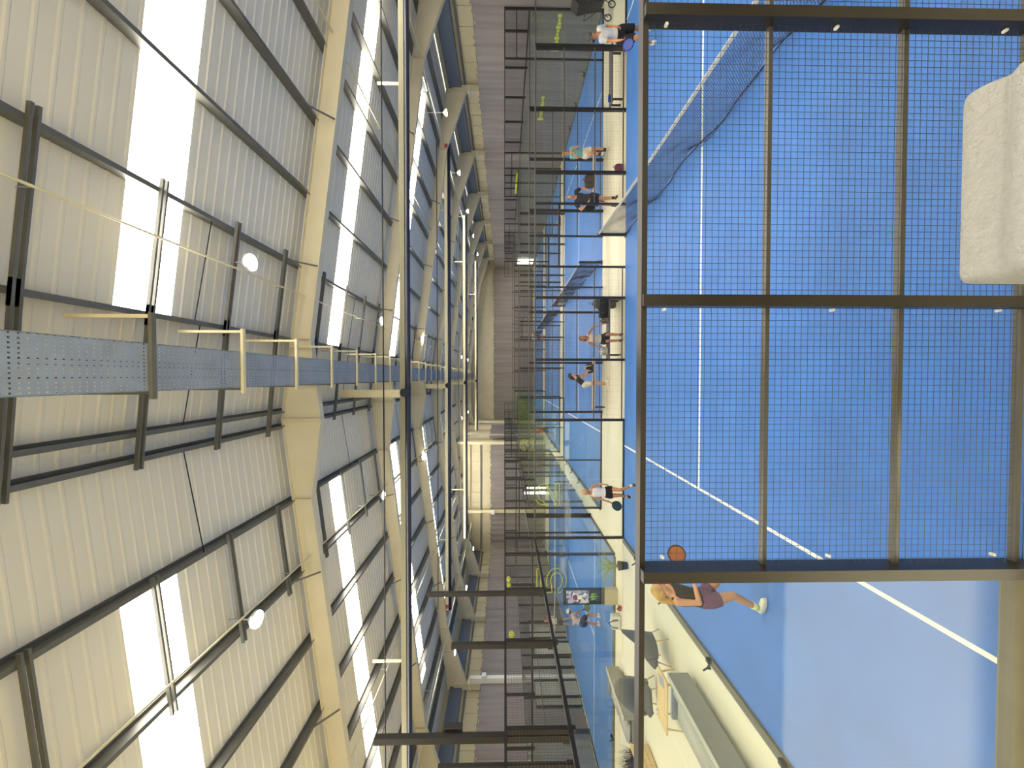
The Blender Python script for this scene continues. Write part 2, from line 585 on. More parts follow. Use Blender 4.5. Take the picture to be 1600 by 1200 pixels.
# ------------------------------------------------------------------ gallery under the camera
g = MB().box(-.9, XR, YF, 1.02, 2.2, 2.42)
tag(g.build('floor_gallery', M_FLOOR), 'gallery floor slab the picture is taken from', 'floor', kind='structure')


# ------------------------------------------------------------------ padel courts
def wire_panel(w, h, pitch=.0485, r=.0017):
    """welded wire mesh, w wide and h high, centred in x, standing on z=0"""
    mb = MB()
    nx, nz = max(2, round(w / pitch)), max(2, round(h / pitch))
    for i in range(nx + 1):
        x = -w / 2 + w * i / nx
        mb.raw([(x - r, -r, 0), (x + r, -r, 0), (x, r, 0), (x - r, -r, h), (x + r, -r, h), (x, r, h)],
               [(0, 1, 4, 3), (1, 2, 5, 4), (2, 0, 3, 5)])
    for i in range(nz + 1):
        z = h * i / nz
        y = -.0045
        mb.raw([(-w / 2, y - r, z - r), (-w / 2, y - r, z + r), (-w / 2, y + r, z), (w / 2, y - r, z - r), (w / 2, y - r, z + r), (w / 2, y + r, z)],
               [(0, 1, 4, 3), (1, 2, 5, 4), (2, 0, 3, 5)])
    return mb


def mesh_panel(parent, x0, x1, z0, z1, y=0.0):
    w, h = x1 - x0, z1 - z0
    me = cached(('wire', round(w, 3), round(h, 3)), lambda: wire_panel(w, h).mesh('wire_mesh', M_WIRE))
    o = put('wire_mesh', me, parent, ((x0 + x1) / 2, y, z0))
    o['kind'] = 'stuff'
    return o


def pane(parent, x0, x1, z0, z1, y=0.0):
    w = x1 - x0 - .012
    me = cached(('pane', round(w, 3), round(z1 - z0, 3)), lambda: MB().box(-w / 2, w / 2, -.006, .006, 0, z1 - z0).mesh('glass_pane', M_GLASS))
    return put('glass_pane', me, parent, ((x0 + x1) / 2, y, z0))


def rail(parent, name, x0, x1, z0, z1, y0, y1, m=None):
    m = m or M_STEEL
    return put(name, boxmesh(name, m, -(x1 - x0) / 2, (x1 - x0) / 2, y0, y1, 0, z1 - z0), parent, ((x0 + x1) / 2, 0, z0))


def post(parent, x, z0, z1, w=.075, d=.12):
    return put('post', boxmesh('post', M_STEEL, -w / 2, w / 2, -d / 2 - .03, d / 2 - .03, 0, z1 - z0), parent, (x, 0, z0))


def side_fence(label, loc, rz, near=False, full=True):
    f = thing('court_side_fence', label, 'court fence', loc, rz, 'court side fences')
    for s in (-1, 1):
        for x, d in ((1.03, .07), (2.05, .12), (4.1, .1), (6.1, .18)):
            post(f, s * x, 0, 3.0, .082 if x > 1.5 else .06, d)
        post(f, s * 8.08, 0 if full else 3.0, 4.0, .05, .06)
        post(f, s * 10.05, 0, 4.0, .07, .08)
        for a, b in ((1.06, 2.01), (2.09, 4.06), (4.14, 6.06)):
            lo, hi = sorted((s * a, s * b))
            mesh_panel(f, lo, hi, .17, 2.96, -.02)
            for z in (.09, 1.025, 2.035):
                rail(f, 'rail', lo, hi, z, z + .03, -.012, .038, M_RAIL)
        lo, hi = sorted((s * 8.1, s * 10.02))
        mesh_panel(f, lo, hi, 3.03, 3.97)
        rail(f, 'top_rail', lo, hi, 3.96, 4.0, -.02, .02)
        rail(f, 'rail', lo, hi, 3.49, 3.52, -.012, .012)
        for a, b in ((6.16, 8.07), (8.09, 10.0)):
            lo, hi = sorted((s * a, s * b))
            pane(f, lo, hi, .155 if near and s < 0 else .05, 2.98)
        lo, hi = sorted((s * 6.14, s * 10.02))
        rail(f, 'base_rail', lo, hi, 0, .16 if near and s < 0 else .05, -.05, .05, M_ALU if near and s < 0 else M_STEEL)
    rail(f, 'top_rail', -10.02, 10.02, 2.965, 3.005, -.05, .05, M_RAIL if not near else None)
    rail(f, 'door_header', -1.0, 1.0, 2.18, 2.23, -.03, .03)
    post(f, 0, 2.23, 2.96, .04, .04)
    mesh_panel(f, -1.0, 1.0, 2.24, 2.96, -.01)
    if near:
        for x in (-2.05, -4.1, -6.1):
            for z in (.32, 1.58, 2.83):
                c = x + .11 if x < -6 else x - .06
                MB().bbox(c - .01, c + .01, -.045, -.012, z - .011, z + .011, .003).build('clip', M_WHITE, f)
    return f


def end_wall(label, loc, rz, poles=False, stickers=None):
    f = thing('court_end_wall', label, 'court wall', loc, rz, 'court end walls')
    edges = [-4.98, -3, -1, 1, 3, 4.98]
    for a, b in zip(edges[:-1], edges[1:]):
        pane(f, a, b, .06, 2.98)
    for a, b in zip((-4.97, -4, -2, 0, 2, 4), (-4, -2, 0, 2, 4, 4.97)):
        mesh_panel(f, a, b, 3.03, 3.97)
    for x in (-4, -2, 0, 2, 4):
        post(f, x, 2.9, 4.0, .07, .08)
    rail(f, 'top_rail', -5, 5, 3.96, 4.0, -.025, .025)
    rail(f, 'rail', -5, 5, 2.96, 3.02, -.05, .05)
    rail(f, 'base_rail', -5, 5, 0, .06, -.11, .04, M_ALU)
    for x in (-3.6, -1.6, .6, 2.6):
        mb = MB().box(-.045, .045, -.05, .025, .05, .13).box(-.015, .015, -.16, -.05, .07, .1).box(-.035, .035, -.17, -.14, .06, .11).bar((0, -.15, .1), (0, -.21, .2), .025)
        put('clamp', cached('clamp', lambda: mb.mesh('clamp', M_BLACK)), f, (x, 0, 0))
    return f


def net(label, loc, rz):
    n = thing('court_net', label, 'net', loc, rz, 'court nets')
    def top(y):
        return .88 + .05 * (abs(y) / 5) ** 2
    def mk():
        mb = MB()
        r = .003
        # slanted cords both ways
        k = 0
        for i in range(-20, 224):
            y0 = -5 + i * .045
            for sgn in (1, -1):
                pts = []
                ya, yb = (y0, y0 + .86) if sgn > 0 else (y0 + .86, y0)
                za, zb = .03, .86
                # clip to the net's ends
                ta, tb = 0.0, 1.0
                if ya != yb:
                    lo = (-4.95 - ya) / (yb - ya)
                    hi = (4.95 - ya) / (yb - ya)
                    lo, hi = min(lo, hi), max(lo, hi)
                    ta, tb = max(ta, lo), min(tb, hi)
                if tb - ta < .02:
                    continue
                pts = []
                for t in (ta, (ta + tb) / 2, tb):
                    y = ya + (yb - ya) * t
                    z = za + (zb - za) * t
                    sag = (1 - t) * (.03 * math.sin(y * 2.3) + .02 * math.sin(y * 5.1))
                    pts.append((sag * 2 + .04 * (1 - t), y, z + sag * .6))
                mb.tube(pts, r, 3, False)
        return mb.mesh('net_cords', M_NET)
    o = put('net_cords', cached('net_cords', mk), n)
    o['kind'] = 'stuff'
    def band():
        mb = MB()
        N = 24
        for i in range(N):
            a, b = -5 + 10 * i / N, -5 + 10 * (i + 1) / N
            mb.raw([(-.008, a, top(a) - .06), (.008, a, top(a) - .06), (.008, a, top(a)), (-.008, a, top(a)),
                    (-.008, b, top(b) - .06), (.008, b, top(b) - .06), (.008, b, top(b)), (-.008, b, top(b))],
                   [(0, 1, 5, 4), (1, 2, 6, 5), (2, 3, 7, 6), (3, 0, 4, 7)])
        return mb.mesh('top_band', M_BAND)
    put('top_band', cached('net_band', band), n)
    def cord():
        pts = [(.05 + .06 * math.sin(-5 + 10 * i / 50 * 2.3), -4.95 + 9.9 * i / 50, .03 + .015 * math.sin(i * 1.1)) for i in range(51)]
        return MB().tube(pts, .012, 5).mesh('bottom_cord', M_NET)
    put('bottom_cord', cached('net_bottom', cord), n)
    for s in (-1, 1):
        me = cached('net_post', lambda: MB().box(-.04, .04, -.04, .04, 0, .94).box(-.08, .08, -.08, .08, 0, .02).mesh('post', M_STEEL))
        put('post', me, n, (0, s * 5.0, 0))
    return n


XN = 4.65
COURTS = [  # centre x, centre y, turned, where
    (XN, 7.95, 0, 'the nearest blue court'),
    (XN, 21.1, 0, 'the second blue court back'),
    (XN, 33.2, 0, 'the third blue court back'),
    (XN, 45.6, 0, 'the farthest blue court'),
    (-11.5, 24.1, 1, 'the left court'),
]
for ci, (cx, cy, turned, nm) in enumerate(COURTS):
    rz = PI / 2 if turned else 0.0

    def at(x, y, z=0.0):
        return (cx - y, cy + x, z) if turned else (cx + x, cy + y, z)
    fl = thing('court_floor', f'blue turf surface of {nm} with white lines', 'court floor', (cx, cy, 0), rz, kind='structure')
    MB().box(-10.05, 10.05, -5.02, 5.02, 0, .012).build('turf', M_COURT, fl)
    for s in (-1, 1):
        MB().box(s * 6.95 - .025, s * 6.95 + .025, -5, 5, .012, .016).build('line', M_LINE, fl)
        MB().box(*sorted((s * .02, s * 6.93)), -.025, .025, .012, .016).build('line', M_LINE, fl)
    if not turned:
        side_fence(f'black steel mesh and glass fence on the near side of {nm}', at(0, -5.05), 0, near=(ci == 0), full=(ci > 0))
        side_fence(f'black steel mesh and glass fence on the far side of {nm}', at(0, 5.05), PI, full=(ci > 0))
        end_wall(f'frameless glass end wall with mesh top on the left of {nm}', at(-10.07, 0), -PI / 2)
        end_wall(f'frameless glass end wall with mesh top on the right of {nm}', at(10.07, 0), PI / 2)
    else:
        side_fence(f'black steel mesh and glass fence on the right side of {nm}', at(0, -5.05), rz)
        side_fence(f'black steel mesh and glass fence on the left side of {nm}', at(0, 5.05), rz + PI)
        end_wall(f'glass end wall with mesh top facing the lounge, of {nm}', at(-10.07, 0), rz - PI / 2)
        end_wall(f'glass end wall with mesh top at the far end of {nm}', at(10.07, 0), rz + PI / 2)
    net(f'sagging dark net with pale band across {nm}', at(0, 0, .012), rz)


# outlined number stickers on the glass (flat vinyl)
def strokes(name, label, pts_list, loc, s=1.0, w=.028, m=M_LIME, cat='sticker'):
    t = thing(name, label, cat, loc)
    for pts in pts_list:
        mb = MB()
        for a, b in zip(pts[:-1], pts[1:]):
            pa, pb = Vector((a[0] * s, 0, a[1] * s)), Vector((b[0] * s, 0, b[1] * s))
            d = (pb - pa)
            if d.length < 1e-5:
                continue
            d.normalize()
            n = Vector((-d.z, 0, d.x)) * w / 2
            pa -= d * w * .4
            pb += d * w * .4
            mb.raw([pa - n, pb - n, pb + n, pa + n] + [v + Vector((0, -.004, 0)) for v in (pa - n, pb - n, pb + n, pa + n)],
                   [(0, 1, 2, 3), (7, 6, 5, 4), (0, 4, 5, 1), (1, 5, 6, 2), (2, 6, 7, 3), (3, 7, 4, 0)])
        mb.build('outline', m, t)
    return t


def arc(cx, cz, r, a0, a1, n=10, rz=None):
    rz = rz or r
    return [(cx + r * math.cos(math.radians(a0 + (a1 - a0) * i / n)), cz + rz * math.sin(math.radians(a0 + (a1 - a0) * i / n))) for i in range(n + 1)]


two = [arc(0, .62, .42, 190, 0, 12, .38) + [(.4, .5), (-.2, .14), (.44, .14), (.44, 0), (-.46, 0), (-.46, .12), (.26, .5)] + arc(0, .62, .27, -10, 180, 10, .24) + [(-.42, .6)]]
three = [arc(0, .74, .38, 200, -60, 14, .26) + arc(0, .27, .42, 60, -200, 14, .27) + [(-.26, .22)] + arc(0, .27, .25, -170, 70, 10, .14) + [(-.08, .44), (-.08, .56)] + arc(0, .74, .22, -70, 180, 10, .13) + [(-.36, .66)]]
five = [[(-.4, 1.0), (.42, 1.0), (.42, .87), (-.22, .87), (-.22, .66)] + arc(0, .33, .44, 110, -170, 14, .34) + [(-.27, .28)] + arc(0, .33, .28, -170, 120, 12, .2) + [(-.4, .48), (-.4, 1.0)]]
strokes('court_number', 'lime outlined number 2 on the glass of the second court', two, (-4.84, 16.0, 1.75), 1.02)
strokes('court_number', 'lime outlined number 3 on the glass of the third court', three, (-4.9, 28.1, 1.8), 1.05)
strokes('court_number', 'lime outlined number 5 on the end glass of the left court', five, (-7.35, 13.98, 1.78), 1.05)
# lime logo strips on the right end glass of the second and third courts
for n, (y0, L, z) in enumerate(((16.2, 1.6, 1.72), (20.9, 1.7, 1.95))):
    t = thing('logo_sticker', ('lime logo strip on the right end glass of the second court, nearer one', 'lime logo strip on the right end glass of the second court, farther one')[n], 'sticker', (14.68, y0, z))
    mb = MB()
    k = 9
    for i in range(k):
        a = L * i / k
        mb.box(-.004, .0, a, a + L / k * (.78 if i != k - 1 else 1.0), -.07 + .03 * math.sin(i * 1.7), .07 + .03 * math.cos(i * 2.1))
    mb.build('lettering', M_LIME, t)
    MB().box(-.004, .0, L, L + .22, -.16, .17).build('emblem', M_LIME, t)
t = thing('padding_tube', 'yellow foam sleeve on the top rail of the right end glass', 'padding', (14.58, 28.6, 3.08))
MB().tube([(0, 0, 0), (0, 3.0, 0)], .07, 10).build('sleeve', M_BALL, t, True)
MB().tube([(0, -.05, 0), (0, 0, 0)], .08, 10).build('end_cap', M_BALL, t, True)

# light poles rising from the near court's left end wall
for n, (y, z1) in enumerate(((6.0, 6.0), (8.1, 5.1), (10.05, 6.0), (5.55, 4.95))):
    w = .05 if n < 3 else .03
    t = thing('light_pole', ('tall dark floodlight pole with a box lamp at the left edge', 'shorter dark pole on the near court end wall', 'tall slim dark pole farthest along the near court end wall', 'slim short dark pole beside the floodlight pole')[n],
              'light pole', (-5.6, y, 3.0), group='poles above the glass end wall')
    MB().box(-w, w, -w, w, 0, z1 - 3).build('pole', M_STEEL, t)
    MB().box(-w * 1.3, w * 1.3, -w * 1.3, w * 1.3, 0, .1).build('sleeve', M_STEEL, t)
    if n == 0:
        MB().bbox(-.1, .1, .06, .18, 1.66, 1.95, .01).build('box_lamp', M_STEEL, t)
for n, (x, y, z) in enumerate(((-5.51, 10.6, 3.88), (-5.51, 10.28, 3.88), (-5.51, 8.3, 3.84))):
    b = thing('ball', ('yellow ball caught in the mesh, left of a close pair', 'yellow ball caught in the mesh, right of a close pair', 'single yellow ball caught in the mesh, nearer the camera')[1 - n if n < 2 else 2], 'ball', (x, y, z), group='balls stuck in the mesh')
    MB().ball((0, 0, 0), .065, .075, .055).build('felt', M_BALL, b, True)
    MB().tube([(.066 * math.cos(a), .05 * math.sin(2 * a), .056 * math.sin(a)) for a in [i * PI / 8 for i in range(17)]], .004, 4).build('seam', M_WHITE, b)

# ------------------------------------------------------------------ under the roof: cable tray, beams, lamps
M_TRAY = perforated('perforated_tray', '#99a2ad', 24, 15, (.38, .3))
TRX, TRZ = 0.1, 8.02
ct = thing('cable_tray', 'long blue-grey perforated cable tray hung under the ridge', 'cable tray', (TRX, 0, TRZ))
MB().box(-.27, .27, -2, 52, 0, .004).build('tray_base', M_TRAY, ct)
M_GALV = mat('galvanised', '#98a0a8', 0.45, 0.1, var=0.1, scale=4)
for s in (-1, 1):
    MB().box(s * .27 - .004, s * .27 + .004, -2, 52, 0, .085).build('side_wall', M_GALV, ct)
for k, dx in enumerate((-.12, -.02, .05)):
    MB().tube([(dx, -2, .03), (dx + .03, 10, .03), (dx - .02, 25, .03), (dx, 52, .03)], .016, 5).build('cable', M_BLACK, ct)
y = 3.0
k = 0
while y < 47:
    br = MB().box(-.36, .62, y - .03, y + .03, -.05, -.01).build('bracket', M_CREAM if k > 1 else M_ALU, ct)
    xa, xb = -.3 + TRX, .58 + TRX
    MB().box(.56, .6, y - .02, y + .02, -.03, ztop(xb) - TRZ).build('hanger', M_CREAM, ct)
    MB().box(-.31, -.28, y - .012, y + .012, -.03, ztop(xa) - TRZ).build('hanger', M_ALU, ct)
    y += 1.55
    k += 1

for n, (y, z) in enumerate(((12.35, 7.1), (21.6, 7.1), (31.2, 7.1), (43.5, 7.1))):
    b = thing('suspended_beam', f'cream beam with navy pipe hung across the hall, {ORD[n]} from the camera', 'beam', (0, y, z), group='suspended beams')
    x0, x1 = -12.9, 12.6
    if y > YM:
        x0 = XM + .3
    MB().box(x0, x1, -.08, .08, -.02, .14).build('beam', M_CREAM if n else mat('olive_beam', '#8d886e', .5), b)
    MB().tube([(x0, -.02, -.1), (x1, -.02, -.1)], .08, 8).build('pipe', M_NAVY, b, True)
    MB().box(-.66, -.42, -.06, .06, .1, ztop(-.5) - z).build('hanger', M_CREAM, b)
    for hx in (-9, 9):
        if hx > x0:
            MB().box(hx - .03, hx + .03, -.03, .03, .1, ztop(hx) - z).build('hanger', M_CREAM, b)
    MB().tube([(-.5, -.22, -.02), (-.5, .12, -.02)], .13, 14).build('drive_motor', M_BLACK, b)
    if n == 1:
        for ex in (x0 + .1, x1 - .3):
            MB().box(ex, ex + .22, -.11, -.1, -.05, .12).build('notice', mat('red_notice', '#c8453a', .6), b)
    MB().tube([(x0 + .5, -.85, .42), (-4, -.85, .4), (4, -.85, .41), (x1 - .5, -.85, .42)], .02, 5).build('cable', M_BLACK, b)

lamp_n = 0
M_LBODY = mat('lamp_body', '#c9c6bd', .4, .4)


def lamp(x, y, z, label, group):
    t = thing('high_bay_lamp', label, 'lamp', (x, y, z), group=group)
    me = cached('lamp_glow', lambda: MB().tube([(0, 0, 0), (0, 0, -.025), (0, 0, -.04)], [.14, .14, .09], 16).mesh('diffuser', M_LAMP))
    put('diffuser', me, t)
    me = cached('lamp_body', lambda: MB().tube([(0, 0, 0), (0, 0, .05), (0, 0, .1), (0, 0, .14)], [.155, .155, .09, .05], 16).mesh('housing', M_LBODY))
    put('housing', me, t)
    L = max(.05, ztop(x) + .185 - z - .14)
    MB().bar((0, 0, .13), (0, 0, .14 + L), .02).build('bracket', M_GALV, t)


LY = [7.05, 14.4, 21.3, 27.8, 34.2, 41, 48]
for i, y in enumerate(LY):
    lamp(2.0, y, 8.45, f'round high-bay lamp right of the cable tray, {ORD[i]} from the camera', 'lamps right of the tray')
    if y < 50:
        lamp(-4.35, y, 8.42, f'round high-bay lamp left of the ridge, {ORD[i]} from the camera', 'lamps left of the ridge')
for i, y in enumerate((18.9, 24.4, 30, 35.2, 40.5)):
    lamp(12.45, y, 6.75, f'round high-bay lamp in the row along the right eaves, {ORD[i]} from the camera', 'lamps along the right eaves')
for i, y in enumerate((20.4, 26.7, 32.8)):
    lamp(-14.45, y, 6.6, f'round high-bay lamp in the row along the left eaves, {ORD[i]} from the camera', 'lamps along the left eaves')
for n, (x, z) in enumerate(((1.86, 8.62), (-4.2, 8.55), (7.9, 7.95), (12.2, 7.2), (-9.6, 7.85), (-13.9, 7.1))):
    t = thing('lamp_conduit', f'thin pale conduit running along the {["lamps right of the tray", "lamps left of the ridge", "right roof slope halfway down", "right eaves lamps", "left roof slope halfway down", "left eaves lamps"][n]}', 'conduit', (x, 0, z), group='conduits under the roof')
    MB().tube([(0, -2, 0), (0, YM - 1, 0)], .016 if n < 2 else .022, 6).build('pipe', M_CREAM, t)
    for k in range(8):
        y = 4 + k * 4.4
        if y < YM - 1:
            MB().bar((0, y, 0), (0, y, ztop(x) - z), .012).build('hanger', M_GALV, t)
#@@PART2@@
# ------------------------------------------------------------------ people
def remesh(mb, name, m, parent, voxel, smooth=4):
    """melt overlapping solids into one continuous skin"""
    me = mb.mesh(name, m)
    o = bpy.data.objects.new(name, me)
    COL.objects.link(o)
    r = o.modifiers.new('r', 'REMESH')
    r.mode = 'VOXEL'
    r.voxel_size = voxel
    if smooth:
        s = o.modifiers.new('s', 'SMOOTH')
        s.factor = .5
        s.iterations = smooth
    dg = bpy.context.evaluated_depsgraph_get()
    new = bpy.data.meshes.new_from_object(o.evaluated_get(dg))
    new.name = name
    o.modifiers.clear()
    o.data = new
    bpy.data.meshes.remove(me)
    if not new.materials:
        new.materials.append(m)
    new.polygons.foreach_set('use_smooth', [True] * len(new.polygons))
    o.parent = parent
    return o


def limb(mb, p, q, r0, r1, n=10, flat=False, mid=None):
    """tapered limb with round ends"""
    p, q = Vector(p), Vector(q)
    d = q - p
    L = d.length
    d.normalize()
    pts, rs = [], []
    if not flat:
        for t in (80, 55, 28):
            a = math.radians(t)
            pts.append(p - d * r0 * math.sin(a)); rs.append(r0 * math.cos(a))
    pts.append(p); rs.append(r0)
    if mid:
        pts.append(p + d * L * mid[0]); rs.append(mid[1])
    pts.append(q); rs.append(r1)
    if not flat:
        for t in (28, 55, 80):
            a = math.radians(t)
            pts.append(q + d * r1 * math.sin(a)); rs.append(r1 * math.cos(a))
    mb.tube(pts, rs, n)


def loft(mb, secs, n=16):
    """stack of ellipses: (centre, lateral axis, half width, front axis, half depth)"""
    o = len(mb.v)
    for c, a, w, b, dpt in secs:
        for k in range(n):
            t = 2 * PI * k / n
            mb.v.append(tuple(c + a * (w * math.cos(t)) + b * (dpt * math.sin(t))))
    for i in range(len(secs) - 1):
        for k in range(n):
            k2 = (k + 1) % n
            mb.f.append((o + i * n + k, o + i * n + k2, o + (i + 1) * n + k2, o + (i + 1) * n + k))
    mb.f.append(tuple(o + k for k in range(n))[::-1])
    mb.f.append(tuple(o + (len(secs) - 1) * n + k for k in range(n)))


SKIN = mat('skin_light', '#d39a72', .55, var=.05, scale=12)
SKIN2 = mat('skin_tan', '#c48a63', .55, var=.05, scale=12)
HAIRS = {'blond': mat('hair_blond', '#c09a5c', .6, var=.25, scale=25, stretch=(1, 1, .2)), 'brown': mat('hair_brown', '#6b432a', .6, var=.25, scale=25),
         'dark': mat('hair_dark', '#2a211d', .6, var=.2, scale=25), 'auburn': mat('hair_auburn', '#8a4a2a', .6, var=.2, scale=25), 'grey': mat('hair_grey', '#a08c78', .6, var=.2, scale=25)}
M_EYE = mat('eye_dark', '#221a16', .3)
M_LIP = mat('lip', '#a5564a', .5)
M_SOLE = mat('shoe_sole', '#d8d6cc', .7)


def cloth(col):
    return mat('cloth_' + col, col, .9, var=.08, scale=9, bump=.4, bscale=22)


def hand(mb, w, d, side, palm, curl=.6, s=1.0):
    """palm and five bent fingers; w wrist, d direction of the hand, side = towards the thumb, palm = way the palm faces"""
    d = d.normalized()
    side = (side - d * side.dot(d)).normalized()
    nrm = d.cross(side).normalized()
    if nrm.dot(palm) < 0:
        nrm = -nrm
    for k in (-1, 0, 1):
        limb(mb, w + side * k * .02 * s, w + d * .075 * s + side * k * .026 * s, .016 * s, .016 * s, 8)
    for k, L in enumerate((.068, .078, .072, .056)):
        base = w + d * .085 * s + side * (.033 - .022 * k) * s
        d1 = (d * math.cos(curl) + nrm * math.sin(curl) + side * (.10 - .07 * k)).normalized()
        d2 = (d * math.cos(curl * 2.3) + nrm * math.sin(curl * 2.3)).normalized()
        m1 = base + d1 * L * .55 * s
        limb(mb, base, m1, .0092 * s, .0085 * s, 7)
        limb(mb, m1, m1 + d2 * L * .5 * s, .0085 * s, .007 * s, 7)
    tb = w + d * .03 * s + side * .03 * s
    t1 = (d * .6 + side * .75 + nrm * .3).normalized()
    t2 = (d * .8 + side * .15 + nrm * .6).normalized()
    limb(mb, tb, tb + t1 * .04 * s, .0115 * s, .010 * s, 7)
    limb(mb, tb + t1 * .04 * s, tb + t1 * .04 * s + t2 * .03 * s, .010 * s, .008 * s, 7)


def person(label, loc, J, face, top='#cccccc', bottom='#222222', skin=None, hair='brown', hairstyle='short', sleeves=0.0, leg=.45,
           skirt=False, shoe='#e8e6de', sock=None, cap=None, voxel=.012, group=None, build=1.0, gaze=None, curl=.6, extra=None, toes=None):
    """J: joints in metres from loc (x right, y away, z up) as the picture shows them"""
    t = thing('person', label, 'person', loc, group=group)
    j = {k: Vector(v) for k, v in J.items()}
    skin = skin or SKIN
    F = Vector((face[0], face[1], 0)).normalized()          # way the body faces
    G = Vector(gaze).normalized() if gaze else F            # way the head looks
    sh_mid = (j['sr'] + j['sl']) / 2
    lat = (j['sr'] - j['sl']).normalized()
    pel = j['pel']
    spine = (sh_mid - pel)
    sd = spine.normalized()
    latp = (F.cross(Vector((0, 0, 1))))
    if latp.dot(lat) < 0:
        latp = -latp
    latp = latp.normalized()
    b = build
    hw = .105 * b
    hr, hl = pel + latp * hw - Vector((0, 0, .04)), pel - latp * hw - Vector((0, 0, .04))
    shw = (j['sr'] - j['sl']).length / 2

    def fr(a):
        v = F - sd * F.dot(sd)
        return v.normalized()
    fa = fr(0)

    def axis(u):
        v = (latp * (1 - u) + lat * u)
        v = v - sd * v.dot(sd)
        return v.normalized()

    def torso(mb, infl=0.0, u0=-.1, u1=1.0, w=1.0):
        prof = [(-.22, .125, .105), (-.1, .165, .115), (0.05, .17, .115), (.2, .15, .105), (.38, .132, .095), (.55, .142, .105), (.75, .165, .112), (.9, .165, .098), (1.0, .135, .08), (1.1, .07, .06)]
        secs = []
        sel = [p for p in prof if u0 <= p[0] <= u1]
        for u, ww, dd in sel:
            uu = min(max(u, 0), 1)
            wid = ww * b
            if u > .5:
                wid = min(wid, max(.11, shw * .92))
            secs.append((pel + spine * u, axis(uu), (wid + infl) * w, fa, (dd * b + infl) * w))
        loft(mb, secs)

    body = MB()
    torso(body, 0, -.22, 1.1)
    hd = j['head']
    nk = sh_mid + sd * .03
    limb(body, nk, hd - Vector((0, 0, .05)), .058 * b, .05)
    # head: skull, jaw, nose, ears
    up = (hd - nk).normalized() * .5 + Vector((0, 0, 1))
    up = (up - G * up.dot(G)).normalized()
    hs = G.cross(up).normalized()

    def H(x, y, z):
        return hd + hs * x + G * y + up * z
    def blob(mb, x, y, z, rx, ry, rz, n=14, m=10):
        s = MB().ball((0, 0, 0), 1, 1, 1, n, m)
        mb.raw([H(x + v[0] * rx, y + v[1] * ry, z + v[2] * rz) for v in s.v], s.f)
    blob(body, 0, 0, .02, .075, .095, .1)
    blob(body, 0, .03, -.05, .055, .06, .068)
    blob(body, 0, .1, -.02, .013, .018, .024, 8, 6)
    blob(body, 0, .082, .02, .03, .012, .012, 8, 6)
    for s in (-1, 1):
        blob(body, s * .077, -.005, -.01, .012, .022, .032, 8, 6)
    # arms
    for k in ('r', 'l'):
        S, E, Wp = j['s' + k], j['e' + k], j['h' + k]
        limb(body, S, E, .05 * b, .038 * b, mid=(.35, .047 * b))
        limb(body, E, Wp, .038 * b, .025 * b, mid=(.3, .038 * b))
        limb(body, sh_mid + (S - sh_mid) * .35 - sd * .03, S, .06 * b, .052 * b)
        d = (Wp - E).normalized()
        thumb = j.get('t' + k, F + Vector((0, 0, .4)))
        hand(body, Wp, d, Vector(thumb), (pel - Wp) + F * .2, curl)
    # legs
    for k, hp in (('r', hr), ('l', hl)):
        K, A = j['k' + k], j['a' + k]
        limb(body, hp, K, .083 * b, .056 * b, mid=(.3, .078 * b))
        limb(body, K, A, .056 * b, .036 * b, mid=(.3, .056 * b))
        ft = Vector(toes[k]).normalized() if toes and k in toes else F
        limb(body, A + Vector((0, 0, -.03)), A + ft * .13 + Vector((0, 0, -.06)), .035, .025)
    remesh(body, 'body', skin, t, voxel, 3)
    # eyes, mouth
    for s in (-1, 1):
        e = MB()
        s0 = MB().ball((0, 0, 0), .009, .009, .007, 8, 6)
        e.raw([H(s * .031 + v[0], .088 + v[1], .01 + v[2]) for v in s0.v], s0.f)
        e.build('eye', M_EYE, t, True)
    mo = MB()
    s0 = MB().ball((0, 0, 0), .022, .008, .006, 8, 6)
    mo.raw([H(v[0], .086 + v[1], -.062 + v[2]) for v in s0.v], s0.f)
    mo.build('mouth', M_LIP, t, True)
    # hair
    hb = MB()
    blob(hb, 0, -.022, .038, .086, .098, .098)
    if hairstyle in ('long', 'ponytail', 'bun'):
        blob(hb, 0, -.06, -.02, .075, .06, .09)
    if hairstyle == 'long':
        for s in (-1, 1):
            limb(hb, H(s * .06, -.04, -.02), H(s * .075, -.03, -.2), .035, .02)
        limb(hb, H(0, -.07, 0), H(0, -.08, -.24), .055, .03)
    if hairstyle == 'ponytail':
        q = H(0, -.1, .03)
        q1 = q - G * .06 - Vector((0, 0, .08))
        limb(hb, q, q1, .045, .05)
        limb(hb, q1, q1 - G * .03 - Vector((0, 0, .16)), .05, .042)
        limb(hb, q1 - G * .03 - Vector((0, 0, .16)), q1 - G * .01 - Vector((0, 0, .3)), .042, .012)
    if hairstyle == 'bun':
        blob(hb, 0, -.12, .07, .045, .045, .045)
    remesh(hb, 'hair', HAIRS[hair], t, .01, 3)
    if cap:
        cb = MB()
        blob(cb, 0, -.012, .066, .092, .106, .082)
        for s in (-1, 0, 1):
            limb(cb, H(s * .04, .06, .062), H(s * .03, .15 - abs(s) * .02, .05), .018, .012, 8)
        remesh(cb, 'cap', cloth(cap), t, .011, 2)
    # top
    tb = MB()
    torso(tb, .014, .05 if skirt or leg else -.1, 1.0)
    for k in ('r', 'l'):
        S, E = j['s' + k], j['e' + k]
        if sleeves > 0:
            limb(tb, sh_mid + (S - sh_mid) * .35 - sd * .02, S, .075 * b, .068 * b)
            limb(tb, S, S + (E - S) * sleeves, .066 * b, .062 * b, flat=True)
        else:
            mid_s = sh_mid + (S - sh_mid) * .62
            limb(tb, mid_s - sd * .12 + fa * .06, mid_s + sd * .045, .03, .022)
            limb(tb, mid_s - sd * .12 - fa * .06, mid_s + sd * .045, .03, .022)
